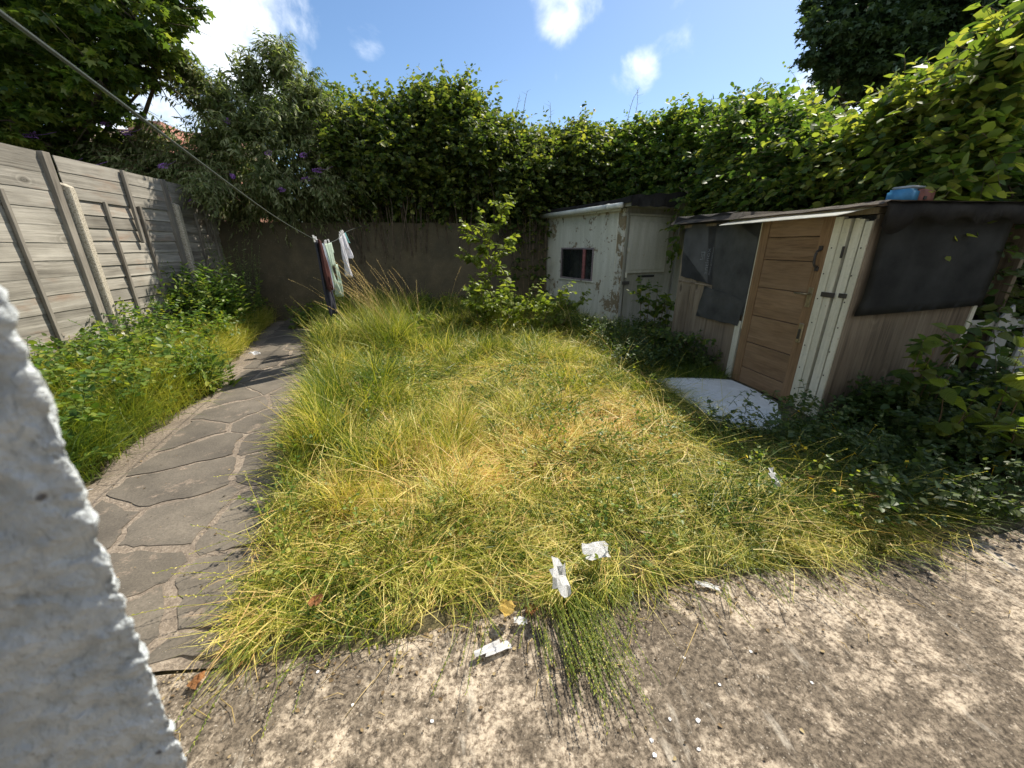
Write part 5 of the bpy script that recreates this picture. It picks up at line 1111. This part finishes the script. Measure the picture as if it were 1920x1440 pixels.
# tall golden grass leaning left by the washing
n = 52; bx = np.stack([rng.normal(-.95, .2, n), rng.normal(6.3, .25, n), np.full(n, .1)], -1)
stalks(rng, bx, math.pi + rng.normal(0, .35, n), rng.uniform(1.05, 1.55, n), rng.uniform(.12, .4, n), rng.uniform(.35, .95, n), 26, .017, 'golden_grass', 'clump of tall golden seed grass leaning left beside the washing', .45, .002, plume=.008, frac=.3)
b = Batch(); m = 1500; blades(rng, rng.normal(-.95, .28, m), rng.normal(6.3, .3, m), np.full(m, .02), rng.uniform(.45, 1.05, m), .15 + np.abs(rng.normal(0, .15, m)), math.pi + rng.normal(0, .7, m), rng.uniform(.005, .008, m), .5 + rng.normal(0, .3, m), np.clip(rng.normal(.3, .15, m), 0, 1), b); o = b.obj('golden_grass_blades', M['grass']); o['kind'] = 'stuff'; tag(o, 'green blades of the tall grass clump near the washing', 'grass')
for (x, y, h, hd, lb) in [(-.1, 7.6, 1.35, .6, 'single tall seed stalk leaning right in front of the back wall'), (-.62, 7.4, 1.1, 1.6, 'straight tall seed stalk left of the leaning one before the wall'), (-.95, 7.5, .9, 1.8, 'shorter pale seed stalk near the golden grass clump'), (2.15, 6.6, 1.0, 2.6, 'arching pale seed stalk in front of the white shed wall')]:
    stalks(rng, np.array([[x, y, 0], [x + .03, y, 0]]), np.array([hd, hd + .1]), np.array([h, h * .8]), np.array([.1, .15]), np.array([.5, .8]), 30, .02, 'seed_stalk', lb, .5, .003, kind='thing', plume=.008, frac=.22)

# ================================================================== SMALL FLOWERS, LITTER
def flower(name, label, p, r, mat, seed, group=None, petals=6):
    rng = np.random.default_rng(seed); b = Batch(); a = np.arange(petals) * 6.283 / petals; D = np.stack([np.cos(a), np.sin(a), np.full(petals, .25)], -1); D, Wd, Nn = frames(rng, D, .1); b.inst(KITE, np.zeros((petals, 3)), D, Wd, Nn, r, rng.random(petals)); b.strips(np.array([[[0, 0, -.12], [.003, 0, -.05], [0, 0, 0]]]), np.full((1, 3), .0012), 3, 0)
    o = b.obj(name, M[mat]); o.location = p; o.rotation_euler = (R(rng.uniform(10, 50)), 0, rng.uniform(0, 6)); tag(o, label, 'flower', group); return o
flower('yellow_rose', 'big yellow flower among the weeds at the foot of the fence', (-3.92, 4.42, .38), .045, 'yellow', 1, petals=10)
rng = np.random.default_rng(7)
for k in range(22):
    x, y = (rng.uniform(2.4, 3.9), rng.uniform(1.6, 2.7)) if k > 6 else (rng.uniform(1.9, 2.7), rng.uniform(1.5, 2.1)); flower('buttercup', 'tiny yellow flower in the dark undergrowth at the right', (x, y, rng.uniform(.18, .36)), .014, 'yellow', 100 + k, 'tiny yellow flowers in the undergrowth', 5)
def scrap(name, label, loc, sx, sy, seed, mat, cat='litter', crump=.35, rot=None, group=None):
    rng = np.random.default_rng(seed); bm = bmesh.new(); n = 4; g = [[bm.verts.new((sx * (i / n - .5 + .035 * rng.normal()), sy * (j / n - .5 + .035 * rng.normal()), crump * min(sx, sy) * (rng.normal() * .10 + 1.1 * abs(((i / n) * (1.3 + seed % 3) + (j / n) * (1 + seed % 2)) % 1 - .5)))) for i in range(n + 1)] for j in range(n + 1)]
    for j in range(n):
        for i in range(n):
            if (i, j) in ((0, 0), (n - 1, n - 1), (0, n - 1)) and seed % 2: continue
            bm.faces.new((g[j][i], g[j][i + 1], g[j + 1][i + 1], g[j + 1][i]))
    bmesh.ops.solidify(bm, geom=bm.faces[:], thickness=.0012); o = bm_obj(name, bm, mat); o.location = loc; o.rotation_euler = rot or (R(rng.uniform(-15, 15)), R(rng.uniform(-15, 15)), rng.uniform(0, 6)); tag(o, label, cat, group); return o
scrap('paper_scrap', 'long strip of white paper lying on the concrete at the lawn edge', (.10, 1.17, .025), .16, .05, 3, M['paper'], crump=.3, rot=(.05, .1, .25))
scrap('paper_scrap', 'crumpled white tissue caught upright in the drooping grass at the lawn edge', (.43, 1.33, .20), .075, .17, 5, M['paper'], crump=.7, rot=(.5, .1, .1))
scrap('paper_scrap', 'flat white paper piece in the grass, right of the crumpled tissue', (.67, 1.49, .17), .13, .09, 4, M['paper'], crump=.25, rot=(.2, -.1, -.1))
scrap('paper_scrap', 'thin white paper sliver on the concrete right of the drooping grass', (1.22, 1.33, .02), .11, .03, 7, M['paper'], crump=.3, rot=(.1, .1, -.4))
scrap('paper_scrap', 'small white tissue standing in the grass far to the right', (1.97, 1.83, .26), .07, .12, 9, M['paper'], crump=.6, rot=(.8, .2, .2))
scrap('paper_scrap', 'faint white tissue shred in the grass left of the small standing tissue', (1.72, 1.8, .12), .06, .05, 11, M['paper'], crump=.5)
scrap('paper_scrap', 'small white torn paper beside the yellow packet', (.24, 1.27, .03), .06, .05, 13, M['paper'], crump=.5)
scrap('yellow_packet', 'crushed yellow packet at the lawn edge near the white strip', (.18, 1.31, .08), .08, .08, 15, M['paper_y'], crump=.4)
scrap('white_wrapper', 'white crumpled wrapper at the right end of the grass by the patio', (2.53, 1.58, .05), .07, .16, 17, M['paper'], crump=.4, rot=(.1, .1, .5))
scrap('cardboard_scrap', 'tan cardboard scrap beside the white wrapper', (2.68, 1.56, .04), .2, .07, 19, flat_mat('cardboard', (.40, .32, .22), .9, .15, 15), crump=.4, rot=(.1, .1, -.2))
scrap('white_wrapper', 'silvery wrapper at the edge of the bed beside the far path', (-3.05, 6.3, .08), .14, .12, 21, M['paper'], crump=.7)
scrap('white_wrapper', 'thin white straw-like litter at the near left path edge', (-2.63, 2.72, .03), .12, .015, 23, M['paper'], crump=.2, rot=(0, 0, .5))
for k, (x, y, lb) in enumerate([(-.66, 1.40, 'dry orange leaf on the grass edge at the front left'), (.30, 1.33, 'dry orange-brown leaf behind the torn white paper'), (-1.08, 1.22, 'dry leaf on the concrete near the front left grass edge'), (2.56, 1.66, 'dry orange leaf cluster behind the white wrapper'), (2.35, 1.9, 'pale dry leaf in the grass at the right'), (1.0, 2.75, 'dry brown leaf in the middle of the lawn'), (.55, 2.35, 'small dry leaf near the lawn centre front'), (2.2, 3.9, 'dry leaf on bare ground left of the white board'), (-.95, 1.27, 'second dry leaf on the concrete close to the front left grass edge')]):
    scrap('dry_leaf', lb, (x, y, .17 if y > 1.35 else .02), .06, .045, 31 + 2 * k, M['dryleaf'], 'leaf', .6)
rng = np.random.default_rng(17)
for k, (x, y) in enumerate([(.61, .73), (.82, .80), (.72, .82), (.77, .72), (.62, .77), (.98, .9), (-.45, 1.05), (-.15, .95), (1.2, 1.0), (1.35, .85), (-.62, 1.2), (.9, 1.02)]):
    bm = bmesh.new(); bmesh.ops.create_icosphere(bm, subdivisions=1, radius=.008 * rng.uniform(.5, 1.2))
    for v in bm.verts: v.co.z *= .3; v.co *= rng.uniform(.75, 1.25)
    o = bm_obj('pebble', bm, M['paper'], None); o.location = (x, y, .003); tag(o, 'tiny white chip lying on the concrete patio', 'chip', 'tiny white chips on the patio')
# dry crumbs, bits of leaf and seed husk blown over the concrete and the path
rng = np.random.default_rng(55); b = Batch(); n = 3200; x = rng.uniform(-2.9, 3.4, n); y = np.where(rng.random(n) < .6, edge_y(x) - rng.exponential(.10, n), rng.uniform(.5, 7.5, n)); ok = (y < edge_y(x)) | ((x < path_r(y)) & (x > path_l(y) - .35)); x, y = x[ok], y[ok]; n = len(x)
D, Wd, Nn = frames(rng, np.stack([rng.normal(0, 1, n), rng.normal(0, 1, n), np.zeros(n)], -1), .3); b.inst(KITE, np.stack([x, y, np.where(y > edge_y(x), .018, .006)], -1), D, Wd, Nn, .006 + .016 * rng.random(n) ** 3, rng.random(n)); b.inst(KITE, np.stack([x, y, np.full(n, .01)], -1)[:0], D[:0], Wd[:0], Nn[:0], np.zeros(0), np.zeros(0))
M['crumb'] = leaf_mat('dry_crumbs', [(.05, .035, .02), (.18, .12, .06), (.42, .33, .17)], .05, .8)
o = b.obj('leaf_crumbs', M['crumb']); o['kind'] = 'stuff'; tag(o, 'dry crumbs and husks scattered over the concrete and path', 'debris')
# loose straws on the patio
b = Batch()
for (p, q) in [((.62, 1.02, .012), (.78, 1.25, .012)), ((.82, .95, .012), (1.05, 1.15, .012)), ((.35, 1.05, .012), (.62, 1.03, .012))] + [((x, y, .01), (x + rng.normal(0, .07), y + rng.normal(0, .06), .012)) for x, y in zip(rng.uniform(-1.1, 2.6, 60), rng.uniform(.98, 1.36, 60))]:
    p, q = np.array(p), np.array(q); m_ = (p + q) / 2 + np.array([rng.normal(0, .01), rng.normal(0, .01), .004]); tube(b, [p, m_, q], .0016, 4, rng.random())
o = b.obj('loose_straw', M['seed']); o['kind'] = 'stuff'; tag(o, 'loose straws scattered on the concrete patio', 'straw')
